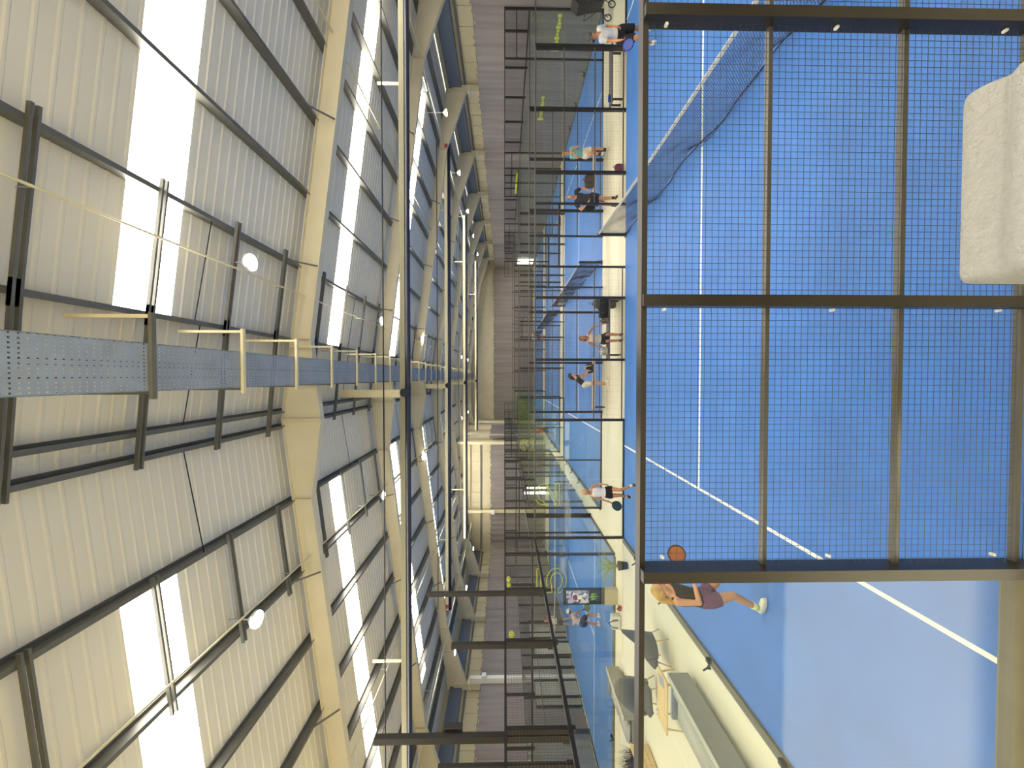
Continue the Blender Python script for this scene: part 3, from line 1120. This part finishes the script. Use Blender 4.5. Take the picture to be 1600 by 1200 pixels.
    remesh(tb, 'shirt' if sleeves else 'tank_top', cloth(top), t, voxel, 2)
    # shorts or skirt
    sb = MB()
    torso(sb, .02, -.22, .2)
    if skirt:
        low = pel + ((j['kr'] + j['kl']) / 2 - pel) * leg
        loft(sb, [(pel + sd * .05, latp, .17 * b + .02, F, .13), (pel - Vector((0, 0, .08)), latp, .19 * b + .02, F, .15), (low, latp, .24 * b, F, .2)])
    else:
        for k, hp in (('r', hr), ('l', hl)):
            K = j['k' + k]
            limb(sb, hp, hp + (K - hp) * leg, .108 * b, .1 * b, flat=True)
            limb(sb, hp + Vector((0, 0, .02)), hp, .1 * b, .106 * b)
    remesh(sb, 'skirt' if skirt else 'shorts', cloth(bottom), t, voxel, 2)
    # shoes and socks
    for k in ('r', 'l'):
        K, A = j['k' + k], j['a' + k]
        ft = Vector(toes[k]).normalized() if toes and k in toes else F
        so = MB()
        base = A + Vector((0, 0, -.055))
        limb(so, base - ft * .05, base + ft * .15, .045, .04, 10)
        limb(so, A - Vector((0, 0, .01)) - ft * .015, base, .046, .046, 10)
        sh = remesh(so, 'shoe', cloth(shoe), t, .011, 2)
        sl = MB()
        sd2 = ft.cross(Vector((0, 0, 1))).normalized()
        c0 = base + Vector((0, 0, -.042))
        loft(sl, [(c0 + Vector((0, 0, z)) + ft * .05, ft, .15, sd2, .05) for z in (0, .022)], 14)
        sl.build('sole', M_SOLE, sh)
        if sock:
            sk = MB()
            d = (K - A).normalized()
            limb(sk, A, A + d * .1, .043 * b, .05 * b, flat=True)
            sk.build('sock', cloth(sock), t, True)
    if extra:
        extra(t, j)
    return t


def racket(label, grip, tip, face, col='#2a3550', rim=None, hcol='#1c1c1e'):
    """padel racket: grip point, direction to the head, way the face looks"""
    g, tp = Vector(grip), Vector(tip)
    d = (tp - g).normalized()
    n = Vector(face)
    n = (n - d * n.dot(d)).normalized()
    s = d.cross(n)
    t = thing('padel_racket', label, 'racket', grip)

    def P(u, v, w):
        return d * u + s * v + n * w
    h = MB()
    h.tube([P(-.06, 0, 0), P(.08, 0, 0)], .016, 10)
    h.build('handle', mat('grip_' + hcol, hcol, .8), t, True)
    th = MB()
    for k in (-1, 1):
        th.tube([P(.07, k * .006, 0), P(.15, k * .06, 0)], .012, 8)
    th.build('throat', mat('racket_' + (rim or col), rim or col, .4), t, True)
    c = .24
    N = 24
    ring = [(c + .135 * math.cos(2 * PI * i / N), .125 * math.sin(2 * PI * i / N)) for i in range(N)]
    fm = MB()
    fm.tube([P(u, v, 0) for u, v in ring + ring[:1]], .017, 8, False)
    fm.build('frame', mat('racket_' + (rim or col), rim or col, .4), t, True)
    # face with drilled holes, as a ring of cells
    fc = MB()
    vs = [P(u * 1.0, v * .97, w) for w in (-.013, .013) for u, v in [(c + (a - c) * .95, b * .97) for a, b in ring]]
    fc.raw(vs, [tuple(range(N))[::-1], tuple(range(N, 2 * N))] + [(i, (i + 1) % N, N + (i + 1) % N, N + i) for i in range(N)])
    f = fc.build('face', mat('racketface_' + col, col, .5), t)
    hl = MB()
    for a in range(-3, 4):
        for bb in range(-3, 4):
            if a * a + bb * bb < 10:
                u, v = c + a * .028, bb * .028
                hl.tube([P(u, v, -.0145), P(u, v, .0145)], .005, 6)
    hl.build('hole', M_BLACK, f)
    return t


# foreground player seen from behind-left, racket held up in front
p = person('woman in black tank top and purple shorts ready with racket on nearest court', (-3.55, 5.97, .012), dict(
    head=(.27, -.02, 1.60), sr=(.24, .13, 1.40), sl=(.15, -.16, 1.385), er=(.4, .22, 1.12), el=(.16, -.2, 1.07), hr=(.56, .1, 1.17), hl=(.42, -.08, 1.10),
    pel=(.12, 0, .90), kr=(.40, .16, .52), kl=(.21, -.1, .50), ar=(.38, .22, .1), al=(.0, -.08, .11), tr=(0, 0, 1), tl=(.2, 0, 1)),
    (1, .12), top='#1e1c20', bottom='#6f4a66', hair='blond', hairstyle='ponytail', leg=.42, shoe='#e9eddc', sock='#e8efa8', voxel=.008, build=1.06, gaze=(.95, .1, -.12), curl=.9, toes={'l': (.9, -.3, 0), 'r': (1, .1, 0)})
racket('orange-brown round racket held up by the woman in purple shorts', (-2.97, 6.04, 1.15), (-2.81, 6.06, 1.28), (.2, -1, .2), '#b06a3a', '#5a3a2a')

# man in grey shirt running for the ball
person('man in pale grey T-shirt, black shorts and cap on nearest court', (8.85, 10.55, .012), dict(
    head=(.10, -.04, 1.68), sr=(.37, .02, 1.47), sl=(.0, -.06, 1.43), er=(.52, .12, 1.2), el=(-.06, -.12, 1.16), hr=(.30, -.12, 1.02), hl=(-.16, -.26, .98),
    pel=(.24, .05, .92), kr=(.38, .0, .5), kl=(.02, -.14, .52), ar=(.62, .3, .12), al=(.0, .0, .11)),
    (-.55, -1), top='#cfccc6', bottom='#221d1c', hair='dark', sleeves=.55, leg=.85, cap='#4a4844', shoe='#e6e2d2', build=1.08, gaze=(-.8, -.6, -.35), skin=SKIN2)
racket('blue racket held low by the man in the pale grey T-shirt', (8.67, 10.25, .96), (8.54, 10.2, .87), (.5, -.5, .85), '#4b5ea8', '#2c3a86')
# woman in white tank top running
person('woman in white tank top and black shorts running on nearest court', (-3.5, 11.76, .012), dict(
    head=(.02, -.05, 1.53), sr=(.15, 0, 1.36), sl=(-.14, 0, 1.34), er=(.25, .02, 1.16), el=(-.2, .04, 1.1), hr=(.28, -.14, 1.0), hl=(-.27, -.06, .86),
    pel=(-.01, .04, .86), kr=(.1, -.1, .50), kl=(-.09, .0, .47), ar=(.22, -.02, .12), al=(-.2, .22, .22)),
    (.12, -1), top='#e9e4dd', bottom='#241f20', hair='blond', hairstyle='bun', leg=.3, shoe='#26262a', sock='#e6e2d8', build=.93, gaze=(.1, -1, -.1), skin=SKIN2)
racket('dark teal racket hanging from the running woman in white', (-3.77, 11.7, .84), (-3.88, 11.64, .62), (.5, -1, .1), '#23424a', '#1d3038')
# waiting players in the aisle
person('woman in teal T-shirt and white shorts leaning on the aisle bench', (8.72, 15.2, 0), dict(
    head=(-.2, -.02, 1.66), sr=(.0, 0, 1.46), sl=(-.34, -.02, 1.43), er=(.0, -.16, 1.2), el=(-.42, -.14, 1.22), hr=(-.16, -.26, 1.42), hl=(-.24, -.24, 1.46),
    pel=(-.16, .03, .92), kr=(.0, -.03, .50), kl=(-.34, -.3, .74), ar=(.0, .03, .1), al=(-.32, -.22, .36)),
    (-.2, -1), top='#79b7b4', bottom='#e5ded0', hair='blond', hairstyle='short', sleeves=.6, leg=.55, shoe='#e7e4d6', sock='#2b2b2e', build=1.0)
person('man in charcoal T-shirt and navy shorts standing by the net gate', (6.2, 14.0, 0), dict(
    head=(.12, -.03, 1.65), sr=(.34, 0, 1.46), sl=(-.12, 0, 1.46), er=(.5, .04, 1.24), el=(-.32, -.02, 1.28), hr=(.30, -.14, 1.06), hl=(-.12, -.16, 1.08),
    pel=(.09, .03, .92), kr=(.1, .0, .5), kl=(-.1, -.02, .5), ar=(.14, .03, .1), al=(-.13, .02, .1)),
    (-.1, -1), top='#33353b', bottom='#272b3d', hair='grey', sleeves=.6, leg=.6, shoe='#232326', sock='#262628', build=1.08)
person('woman in white tank top sitting on the aisle bench', (1.32, 13.62, 0), dict(
    head=(.0, -.04, 1.29), sr=(.17, 0, 1.08), sl=(-.15, 0, 1.08), er=(.38, .02, .94), el=(-.25, -.02, .86), hr=(.46, -.06, .68), hl=(-.3, -.1, .64),
    pel=(-.02, .08, .56), kr=(.1, -.32, .5), kl=(-.12, -.32, .5), ar=(.1, -.3, .1), al=(-.1, -.3, .1)),
    (.05, -1), top='#e4ddcf', bottom='#2a2a33', hair='auburn', hairstyle='long', leg=.8, skirt=False, shoe='#3a3634', build=.95, skin=SKIN2, gaze=(.3, -1, -.2))
person('person in black top and white shorts bending over a bag on the bench', (-.25, 15.05, 0), dict(
    head=(.28, .16, 1.4), sr=(.22, .22, 1.22), sl=(.12, -.1, 1.2), er=(.32, .3, .95), el=(.26, -.05, .92), hr=(.42, .34, .8), hl=(.42, .1, .8),
    pel=(-.06, 0, .92), kr=(.02, .08, .5), kl=(-.02, -.08, .5), ar=(-.02, .08, .1), al=(-.06, -.08, .1)),
    (1, .3), top='#34322f', bottom='#e3ddcd', hair='dark', hairstyle='ponytail', sleeves=.4, leg=.5, shoe='#ebe6d6', build=.95, gaze=(.8, .3, -.6))
# left court players
person('person in lilac shirt and dark shorts crouching with back turned on left court', (-10.15, 16.1, .012), dict(
    head=(.26, .22, 1.24), sr=(.2, .1, 1.12), sl=(-.2, .14, 1.06), er=(.24, .2, .82), el=(-.3, .3, .84), hr=(.2, .38, .68), hl=(-.12, .5, .8),
    pel=(-.04, -.05, .78), kr=(.16, .18, .46), kl=(-.2, .18, .46), ar=(.18, .0, .1), al=(-.18, .0, .1)),
    (.15, 1), top='#c9aeac', bottom='#3a4152', hair='brown', sleeves=.4, leg=.55, shoe='#e6e0d0', build=1.05, cap='#e8e4da', gaze=(.35, .9, -.1), skin=SKIN2)
racket('yellow-green racket held low by the crouching player on left court', (-9.95, 16.52, .66), (-9.93, 16.6, .5), (.3, -1, .2), '#aeb430', '#6d7424')
person('far player in white shirt on left court behind the crouching player', (-14.0, 22.2, .012), dict(
    head=(.02, 0, 1.62), sr=(.18, 0, 1.4), sl=(-.18, 0, 1.4), er=(.34, -.1, 1.2), el=(-.34, -.1, 1.2), hr=(.2, -.3, 1.1), hl=(-.16, -.32, 1.1),
    pel=(0, 0, .9), kr=(.14, -.06, .5), kl=(-.14, -.06, .5), ar=(.18, .02, .1), al=(-.18, .02, .1)),
    (.2, -1), top='#e8e2cf', bottom='#5a5a55', hair='brown', sleeves=.5, leg=.6, voxel=.016)
person('far player in red shirt with arms spread on left court', (-13.9, 30.6, .012), dict(
    head=(0, 0, 1.6), sr=(.18, 0, 1.4), sl=(-.18, 0, 1.4), er=(.44, 0, 1.36), el=(-.44, 0, 1.34), hr=(.68, -.05, 1.4), hl=(-.68, -.05, 1.34),
    pel=(0, 0, .9), kr=(.13, -.05, .5), kl=(-.13, -.05, .5), ar=(.2, .02, .1), al=(-.2, .02, .1)),
    (0, -1), top='#b8402f', bottom='#33343a', hair='dark', sleeves=.5, leg=.6, voxel=.018)
person('far player in red shirt on third court seen through glass', (-4.1, 30.0, .012), dict(
    head=(0.02, 0, 1.6), sr=(.18, 0, 1.4), sl=(-.18, 0, 1.4), er=(.3, -.1, 1.15), el=(-.3, -.1, 1.15), hr=(.3, -.3, 1.0), hl=(-.2, -.32, 1.0),
    pel=(0, 0, .9), kr=(.16, -.1, .5), kl=(-.2, -.02, .5), ar=(.2, .1, .1), al=(-.3, .12, .1)),
    (.4, -1), top='#9c4a34', bottom='#3a3a40', hair='dark', sleeves=.5, leg=.6, voxel=.018)
person('far player in brown shorts beside the third court net', (3.6, 36.6, .012), dict(
    head=(0.02, 0, 1.6), sr=(.18, 0, 1.4), sl=(-.18, 0, 1.4), er=(.3, -.1, 1.15), el=(-.3, -.1, 1.15), hr=(.3, -.3, 1.0), hl=(-.2, -.32, 1.0),
    pel=(0, 0, .9), kr=(.12, -.1, .5), kl=(-.12, -.02, .5), ar=(.16, .1, .1), al=(-.16, .05, .1)),
    (-.4, -1), top='#ddd6c6', bottom='#8a5a3a', hair='dark', sleeves=.5, leg=.6, voxel=.018)


# ------------------------------------------------------------------ benches and bags in the aisle
def bench(label, x0, x1, y, z, top_m, leg_m):
    t = thing('bench', label, 'bench', ((x0 + x1) / 2, y, 0), group='aisle benches')
    h = (x1 - x0) / 2
    for k in range(3):
        MB().bbox(-h, h, -.19 + k * .13, -.07 + k * .13, z - .045, z, .008).build('slat', top_m, t)
    for s in (-1, 1):
        for yy in (-.15, .15):
            MB().box(s * (h - .12) - .025, s * (h - .12) + .025, yy - .025, yy + .025, 0, z - .04).build('leg', leg_m, t)
        MB().box(s * (h - .12) - .02, s * (h - .12) + .02, -.15, .15, z - .08, z - .045).build('crossbar', leg_m, t)
    return t


M_BTOP = mat('bench_grey', '#6d676c', .6)
M_BPALE = mat('bench_pale', '#cfc2b2', .6, var=.05)
bench('grey slatted bench under the man in the grey T-shirt', 9.2, 11.2, 13.5, .40, M_BTOP, M_STEEL)
bench('grey slatted bench the woman in white sits on', .62, 2.75, 13.62, .42, M_BTOP, M_STEEL)
bench('pale bench the person in black bends over', -1.35, .75, 15.7, .45, M_BPALE, M_STEEL)
bench('pale bench carrying a brown backpack', 6.9, 9.0, 15.75, .45, M_BPALE, M_STEEL)
t = thing('water_bottle', 'blue bottle lying on the grey bench', 'bottle', (9.45, 13.5, .44))
MB().tube([(-.12, 0, 0), (-.1, 0, 0), (.08, 0, 0), (.11, 0, 0)], [.03, .04, .04, .02], 10).build('body', mat('bottle_blue', '#2a56b8', .3), t, True)
MB().tube([(.11, 0, 0), (.15, 0, 0)], .018, 8).build('cap', M_BLACK, t, True)


def bag(label, x, y, z, w, d, h, col, strap, name='sports_bag'):
    t = thing(name, label, 'bag', (x, y, z))
    b = MB()
    b.ball((0, 0, h * .45), w / 2, d / 2, h * .45, 14, 8)
    b.bbox(-w * .43, w * .43, -d * .42, d * .42, 0, h * .8, .03)
    remesh(b, 'body', cloth(col), t, .016, 3)
    MB().tube([(-w * .25, -d * .46, h * .3), (-w * .22, -d * .5, h * .75), (0, -d * .3, h * 1.08), (w * .22, -d * .5, h * .75), (w * .25, -d * .46, h * .3)], .014, 6).build('strap', cloth(strap), t, True)
    MB().bbox(-w * .2, w * .2, -d * .5, -d * .4, h * .12, h * .45, .015).build('pocket', cloth(col), t)
    return t


bag('black duffel bag on the grey bench beside the seated woman', 2.35, 13.62, .42, .75, .34, .36, '#27262a', '#4a4a4c')
bag('olive backpack standing behind the black duffel on the bench', 2.6, 14.15, 0, .36, .28, .95, '#5d6152', '#3a3d36', 'backpack')
bag('patterned small bag next to the seated woman in white', 1.9, 13.5, .42, .2, .22, .3, '#8d8068', '#4d4636')
bag('white cloth bundle at the left end of the grey bench', .86, 13.6, .42, .3, .28, .3, '#ddd6c6', '#b9b1a0')
bag('black and white tote bag on the pale bench', .32, 15.68, .45, .42, .24, .34, '#2e302e', '#dcd8c8', 'tote_bag')
bag('brown backpack on the pale bench at the right', 7.75, 15.7, .45, .62, .3, .42, '#4d4038', '#2c2622', 'backpack')
bag('black bag behind the man in charcoal', 6.75, 15.55, .45, .5, .3, .5, '#1f1f22', '#1f1f22')
bag('white and black kit bag on the floor before the left court', -8.45, 13.35, 0, .55, .35, .4, '#cfd0cb', '#26262a')
bag('dark pink pouch on the floor by the advertising totem', -7.9, 13.2, 0, .22, .16, .16, '#b8706a', '#3a3034')
bag('maroon shoe bag on the aisle floor behind the far mesh fence', 7.0, 13.3, 0, .3, .2, .34, '#7d4a63', '#b03a3a')
for n, (x, y) in enumerate(((11.2, 27.1), (5.1, 27.1))):
    t = thing('drinks_box', ('white and red drinks box in the far aisle, right one', 'white and red drinks box in the far aisle, beside the net')[n], 'box', (x, y, 0), group='drinks boxes')
    MB().bbox(-.2, .2, -.15, .15, 0, .34, .02).build('body', M_WHITE, t)
    MB().bbox(-.21, .21, -.16, .16, .34, .46, .02).build('lid', mat('box_red', '#c2473c', .5), t)

# baby stroller at the right edge of the aisle
t = thing('stroller', 'black folding pushchair at the right end of the aisle', 'pushchair', (13.75, 14.6, 0))
M_BLK = mat('stroller_black', '#2b2927', .7, var=.15, scale=10)
MB().prism([(-.22, .42), (.28, .36), (.34, .48), (-.05, .56), (-.2, 1.0), (-.3, 1.0)], 'y', -.22, .22).build('seat', M_BLK, t)
MB().prism([(-.3, .98), (-.38, 1.32), (-.15, 1.55), (.12, 1.48), (.2, 1.25), (-.05, 1.2)], 'y', -.24, .24).build('canopy', M_BLK, t)
for s in (-1, 1):
    MB().tube([(-.55, s * .25, 1.05), (-.3, s * .25, .7), (.4, s * .25, .12)], .014, 6).build('frame_tube', M_STEEL, t)
    MB().tube([(-.1, s * .25, .55), (-.38, s * .25, .14)], .014, 6).build('frame_tube', M_STEEL, t)
    for wx, wr in ((.4, .1), (-.38, .14)):
        w = MB()
        w.tube([(wx + wr * .85 * math.cos(a), s * .27, wr + wr * .85 * math.sin(a)) for a in [i * PI / 10 for i in range(21)]], wr * .15, 6, False)
        w.build('wheel', M_BLACK, t)
MB().tube([(-.55, -.25, 1.05), (-.6, 0, 1.07), (-.55, .25, 1.05)], .018, 6).build('handle', M_BLACK, t)

# ------------------------------------------------------------------ left aisle: plant, totem, lounge
M_LEAF = mat('palm_leaf', '#8aa03c', .6, var=.25, scale=8)
t = thing('potted_palm', 'leafy palm in a black pot outside the far left court corner', 'plant', (-6.15, 12.6, 0))
MB().tube([(0, 0, 0), (0, 0, .05), (0, 0, .3)], [.11, .12, .15], 14).build('pot', M_BLACK, t, True)
MB().tube([(0, 0, .27), (0, 0, .285)], .14, 14).build('soil', mat('soil', '#3a2c20', .9), t)
rnd = random.Random(3)
for k in range(16):
    a = k * 2.4 + rnd.uniform(-.3, .3)
    L = rnd.uniform(.7, 1.15)
    el = rnd.uniform(.9, 1.35)
    mb = MB()
    pts = []
    for i in range(7):
        u = i / 6
        r = L * u * math.cos(el) * (.8 + .3 * u)
        pts.append(Vector((math.cos(a) * r, math.sin(a) * r, .28 + L * u * math.sin(el) - .35 * L * u * u * u)))
    mb.tube(pts, [.008 - .006 * i / 6 for i in range(7)], 5)
    for i in range(2, 7):
        for s in (-1, 1):
            c = pts[i]
            d = (pts[i] - pts[i - 1]).normalized()
            sd_ = d.cross(Vector((0, 0, 1))).normalized() * s
            tip = c + d * .18 + sd_ * (.15 - .018 * i) - Vector((0, 0, .06))
            mb.raw([c - d * .02, c + d * .03, tip, c + Vector((0, 0, .006))], [(0, 1, 2), (0, 2, 3), (1, 3, 2)])
    mb.build('frond', M_LEAF, t)

t = thing('advertising_totem', 'dark advertising totem with picture and green claw mark before the left court', 'sign', (-7.77, 13.72, 0))
MB().box(-.28, .28, -.04, .04, .45, 1.93).build('panel', mat('totem_dark', '#25303a', .4), t)
MB().box(-.27, .27, -.1, .1, 0, .46).build('plinth', mat('totem_beige', '#b3aa8c', .6), t)
img = mat('totem_picture', '#4a5a72', .5)
nt = img.node_tree
vn = nt.nodes.new('ShaderNodeTexVoronoi'); vn.inputs['Scale'].default_value = 9
rp = nt.nodes.new('ShaderNodeValToRGB')
for i, (ps, c) in enumerate(((0, '#23303e'), (.35, '#5d6f93'), (.6, '#b9b4d0'), (.85, '#e8e6ee'))):
    e = rp.color_ramp.elements[i] if i < 2 else rp.color_ramp.elements.new(ps)
    e.position = ps; e.color = lin(c)
tc = nt.nodes.new('ShaderNodeTexCoord')
nt.links.new(tc.outputs['Object'], vn.inputs['Vector']); nt.links.new(vn.outputs['Color'], rp.inputs[0])
nt.links.new(rp.outputs[0], nt.nodes['Principled BSDF'].inputs['Base Color'])
pc = MB().box(-.23, .23, -.045, -.041, 1.02, 1.82).build('picture', img, t)
MB().ball((-.02, -.046, 1.5), .1, .004, .09).build('red_figure', mat('fig_red', '#8e2f48', .6), pc)
MB().box(-.09, .05, -.05, -.046, 1.26, 1.42).build('white_figure', M_WHITE, pc)
cl = MB()
for k in (-1, 0, 1):
    x = k * .085
    z1, z0 = .98 - .03 * abs(k), .70 + .05 * abs(k)
    cl.prism([(x - .03, z1), (x + .02, z1 - .02), (x + .035, z1 - .12), (x + .012, z0 + .1), (x + .03, z0 + .05), (x - .005, z0), (x - .012, z0 + .12), (x - .035, z1 - .1)], 'y', -.048, -.041)
cl.build('claw_mark', mat('claw_green', '#7fae3a', .5), t)


def armchair(label, x, y, rz, m):
    t = thing('lounge_chair', label, 'armchair', (x, y, 0), rz)
    b = MB()
    # curved shell: back wrapping into the arms
    N = 18
    vs, fs = [], []
    prof = []
    for i in range(N + 1):
        a = math.radians(-20 + 220 * i / N)
        hgt = .62 + .45 * max(0, math.sin(a)) ** 1.2
        prof.append((.4 * math.cos(a), .36 * math.sin(a), hgt))
    for s in (1.0, .86):
        for px, py, h in prof:
            vs.append((px * s * .92, py * s * .92, .3))
            vs.append((px * s * 1.08, py * s * 1.1, h - (.0 if s == 1 else .02)))
    K = 2 * (N + 1)
    for i in range(N):
        a = 2 * i
        fs += [(a, a + 2, a + 3, a + 1), (K + a, K + a + 1, K + a + 3, K + a + 2), (a + 1, a + 3, K + a + 3, K + a + 1), (a, K + a, K + a + 2, a + 2)]
    fs += [(0, 1, K + 1, K), (2 * N, K + 2 * N, K + 2 * N + 1, 2 * N + 1)]
    b.raw(vs, fs)
    b.build('shell', m, t, True)
    MB().bbox(-.32, .32, -.36, .28, .3, .46, .05).build('seat_cushion', m, t, True)
    for sx in (-1, 1):
        for sy in (-1, 1):
            MB().tube([(sx * .24, sy * .22, .31), (sx * .33, sy * .3, 0)], [.02, .013], 8).build('leg', M_WOOD, t, True)
    return t


armchair('charcoal shell armchair with wooden legs nearest the glass end wall', -6.75, 9.6, math.radians(-75), M_DFAB)
armchair('charcoal shell armchair behind the pale wooden coffee table', -8.22, 9.9, math.radians(15), M_DFAB)
t = thing('coffee_table', 'pale wooden low table between the grey armchairs and sofa', 'table', (-7.42, 8.82, 0))
for k in range(4):
    MB().bbox(-.6, .6, -.27 + k * .135, -.138 + k * .135, .35, .385, .006).build('plank', M_WOOD, t)
for sx in (-1, 1):
    for sy in (-1, 1):
        MB().tube([(sx * .5, sy * .2, .35), (sx * .54, sy * .23, 0)], [.022, .015], 8).build('leg', M_WOOD, t)
t = thing('magazine', 'blue-grey magazine on the pale wooden table', 'magazine', (-7.0, 8.85, .385), .3)
MB().box(-.1, .1, -.14, .14, 0, .008).build('pages', mat('mag', '#a9aeb8', .5), t)
MB().box(-.1, .1, -.14, .14, .008, .01).build('cover', mat('mag2', '#9aa3b4', .4), t)
t = thing('cup', 'white cup at the left end of the pale wooden table', 'cup', (-7.85, 9.0, .385))
MB().tube([(0, 0, 0), (0, 0, .004), (0, 0, .09)], [.03, .03, .042], 12).build('body', M_WHITE, t, True)
MB().tube([(.04, 0, .07), (.065, 0, .05), (.038, 0, .025)], .006, 6).build('handle', M_WHITE, t, True)


def sofa(label, x, y0, y1, m):
    """long sofa running away from the camera, its back to the court"""
    L = y1 - y0
    t = thing('sofa', label, 'sofa', (x, y0, 0))
    MB().bbox(-.14, 0, 0, L, .08, .52, .02).build('backrest', m, t)
    MB().bbox(-.13, -.01, .0, L, .515, .53, .005).build('top_board', mat('sofa_edge', '#b9b7a6', .6), t)
    MB().bbox(-.95, -.12, 0, L, .08, .26, .02).build('base', m, t)
    MB().bbox(-.95, -.14, L - .12, L, .26, .46, .02).build('arm', mat('arm_blue_grey', '#7e868f', .8), t)
    n = max(1, round(L / 1.15))
    for k in range(n):
        a = .04 + (L - .2) * k / n
        MB().bbox(-.9, -.32, a, a + (L - .2) / n - .02, .26, .40, .05).build('seat_cushion', mat('sofa_pale', '#b4b2a4', .9), t, True)
        MB().bbox(-.34, -.14, a, a + (L - .2) / n - .02, .3, .5, .06).build('back_cushion', mat('sofa_pale', '#b4b2a4', .9), t, True)
    for yy in (.2, L - .2):
        for xx in (-.85, -.1):
            MB().tube([(xx, yy, .09), (xx, yy, 0)], .025, 8).build('leg', M_WOOD, t)
    return t


sofa('long grey sofa with its back to the nearest court', -6.3, 4.3, 8.2, M_GFAB)
sofa('grey sofa farther back before the left court', -9.9, 11.2, 13.2, M_GFAB)
t = thing('planter_box', 'pale wooden planter box with dark dried grass at the left edge', 'planter', (-10.75, 10.35, 0))
for k in range(4):
    MB().bbox(-.55, .55, -.34, -.3, .02 + k * .13, .14 + k * .13, .005).build('plank', M_WOOD, t)
    MB().bbox(.52, .56, -.3, .3, .02 + k * .13, .14 + k * .13, .005).build('plank', M_WOOD, t)
MB().box(-.53, .52, -.3, .3, .0, .48).build('soil', mat('soil', '#3a2c20', .9), t)
gr = MB()
rnd = random.Random(5)
for k in range(500):
    x, y = rnd.uniform(-.5, .5), rnd.uniform(-.28, .28)
    dx, dy, h = rnd.gauss(0, .08), rnd.gauss(0, .08), rnd.uniform(.2, .5)
    gr.raw([(x - .006, y, .47), (x + .006, y, .47), (x + dx, y + dy, .47 + h)], [(0, 1, 2)])
o = gr.build('dried_grass', mat('dried_grass', '#4a3b2c', .9, var=.3, scale=9), t)
o['kind'] = 'stuff'

# leafy green screen by the far end wall
t = thing('leaf_screen', 'green leafy screen standing by the far end wall', 'hedge', (-4.35, 53.6, 0))
MB().box(-1.7, 1.7, -.05, .05, 0, 2.25).build('board', mat('screen_dark', '#33402c', .9), t)
lf = MB()
rnd = random.Random(11)
for k in range(1600):
    x, z = rnd.uniform(-1.7, 1.7), rnd.uniform(.05, 2.3)
    a, b = rnd.uniform(0, 6.28), rnd.uniform(.05, .11)
    d = Vector((math.cos(a) * b, -rnd.uniform(.03, .1), math.sin(a) * b))
    s = Vector((-math.sin(a) * b * .4, -.02, math.cos(a) * b * .4))
    c = Vector((x, -.06, z))
    lf.raw([c - d * .5, c + s, c + d, c - s], [(0, 1, 2, 3)])
o = lf.build('leaf', mat('screen_leaf', '#6f8f4a', .7, var=.35, scale=3), t)
o['kind'] = 'stuff'

# ------------------------------------------------------------------ white boucle stool in front of the camera
t = thing('pouf', 'white boucle upholstered stool at the lower right foreground', 'stool', (.43, .72, 2.42))
M_BOU = mat('white_boucle', '#a4a49e', .95, bump=.6, bscale=110, var=.06, scale=60)
cu = MB()
prof = [(-.185, -.1)] + [(-.185 + .022 * (1 - math.cos(a)), .078 + .022 * math.sin(a)) for a in (0, .5, 1.05, PI / 2)]
prof += [(-.1 + .013 * i, .1 - .02 * math.exp(-((-.1 + .013 * i - .11) / .02) ** 2)) for i in range(20)]
prof += [(.185 - .022 * (1 - math.cos(a)), .078 + .022 * math.sin(a)) for a in (PI / 2, 1.05, .5, 0)] + [(.185, -.1)]
n = len(prof)
xs = [(-.215, .86), (-.212, .94), (-.203, .985), (-.19, 1)] + [(-.16 + .04 * i, 1) for i in range(9)] + [(.19, 1), (.203, .985), (.212, .94), (.215, .86)]
for x, k in xs:
    cu.v += [(x, py * (.96 + .04 * (k - .86) / .14), -.1 + (pz + .1) * (1 - (1 - k) * .6)) for py, pz in prof]
for i in range(len(xs) - 1):
    for q in range(n):
        q2 = (q + 1) % n
        cu.f.append((i * n + q, i * n + q2, (i + 1) * n + q2, (i + 1) * n + q))
cu.f += [tuple(range(n))[::-1], tuple((len(xs) - 1) * n + q for q in range(n))]
me = cu.mesh('seat_cushion', M_BOU, True)
put('seat_cushion', me, t, (0, 0, .43))
MB().bbox(-.17, .17, -.15, .15, .27, .34, .01).build('seat_frame', M_BLACK, t)
for sx in (-1, 1):
    for sy in (-1, 1):
        MB().tube([(sx * .14, sy * .12, .28), (sx * .17, sy * .15, 0)], [.018, .012], 8).build('leg', M_BLACK, t, True)
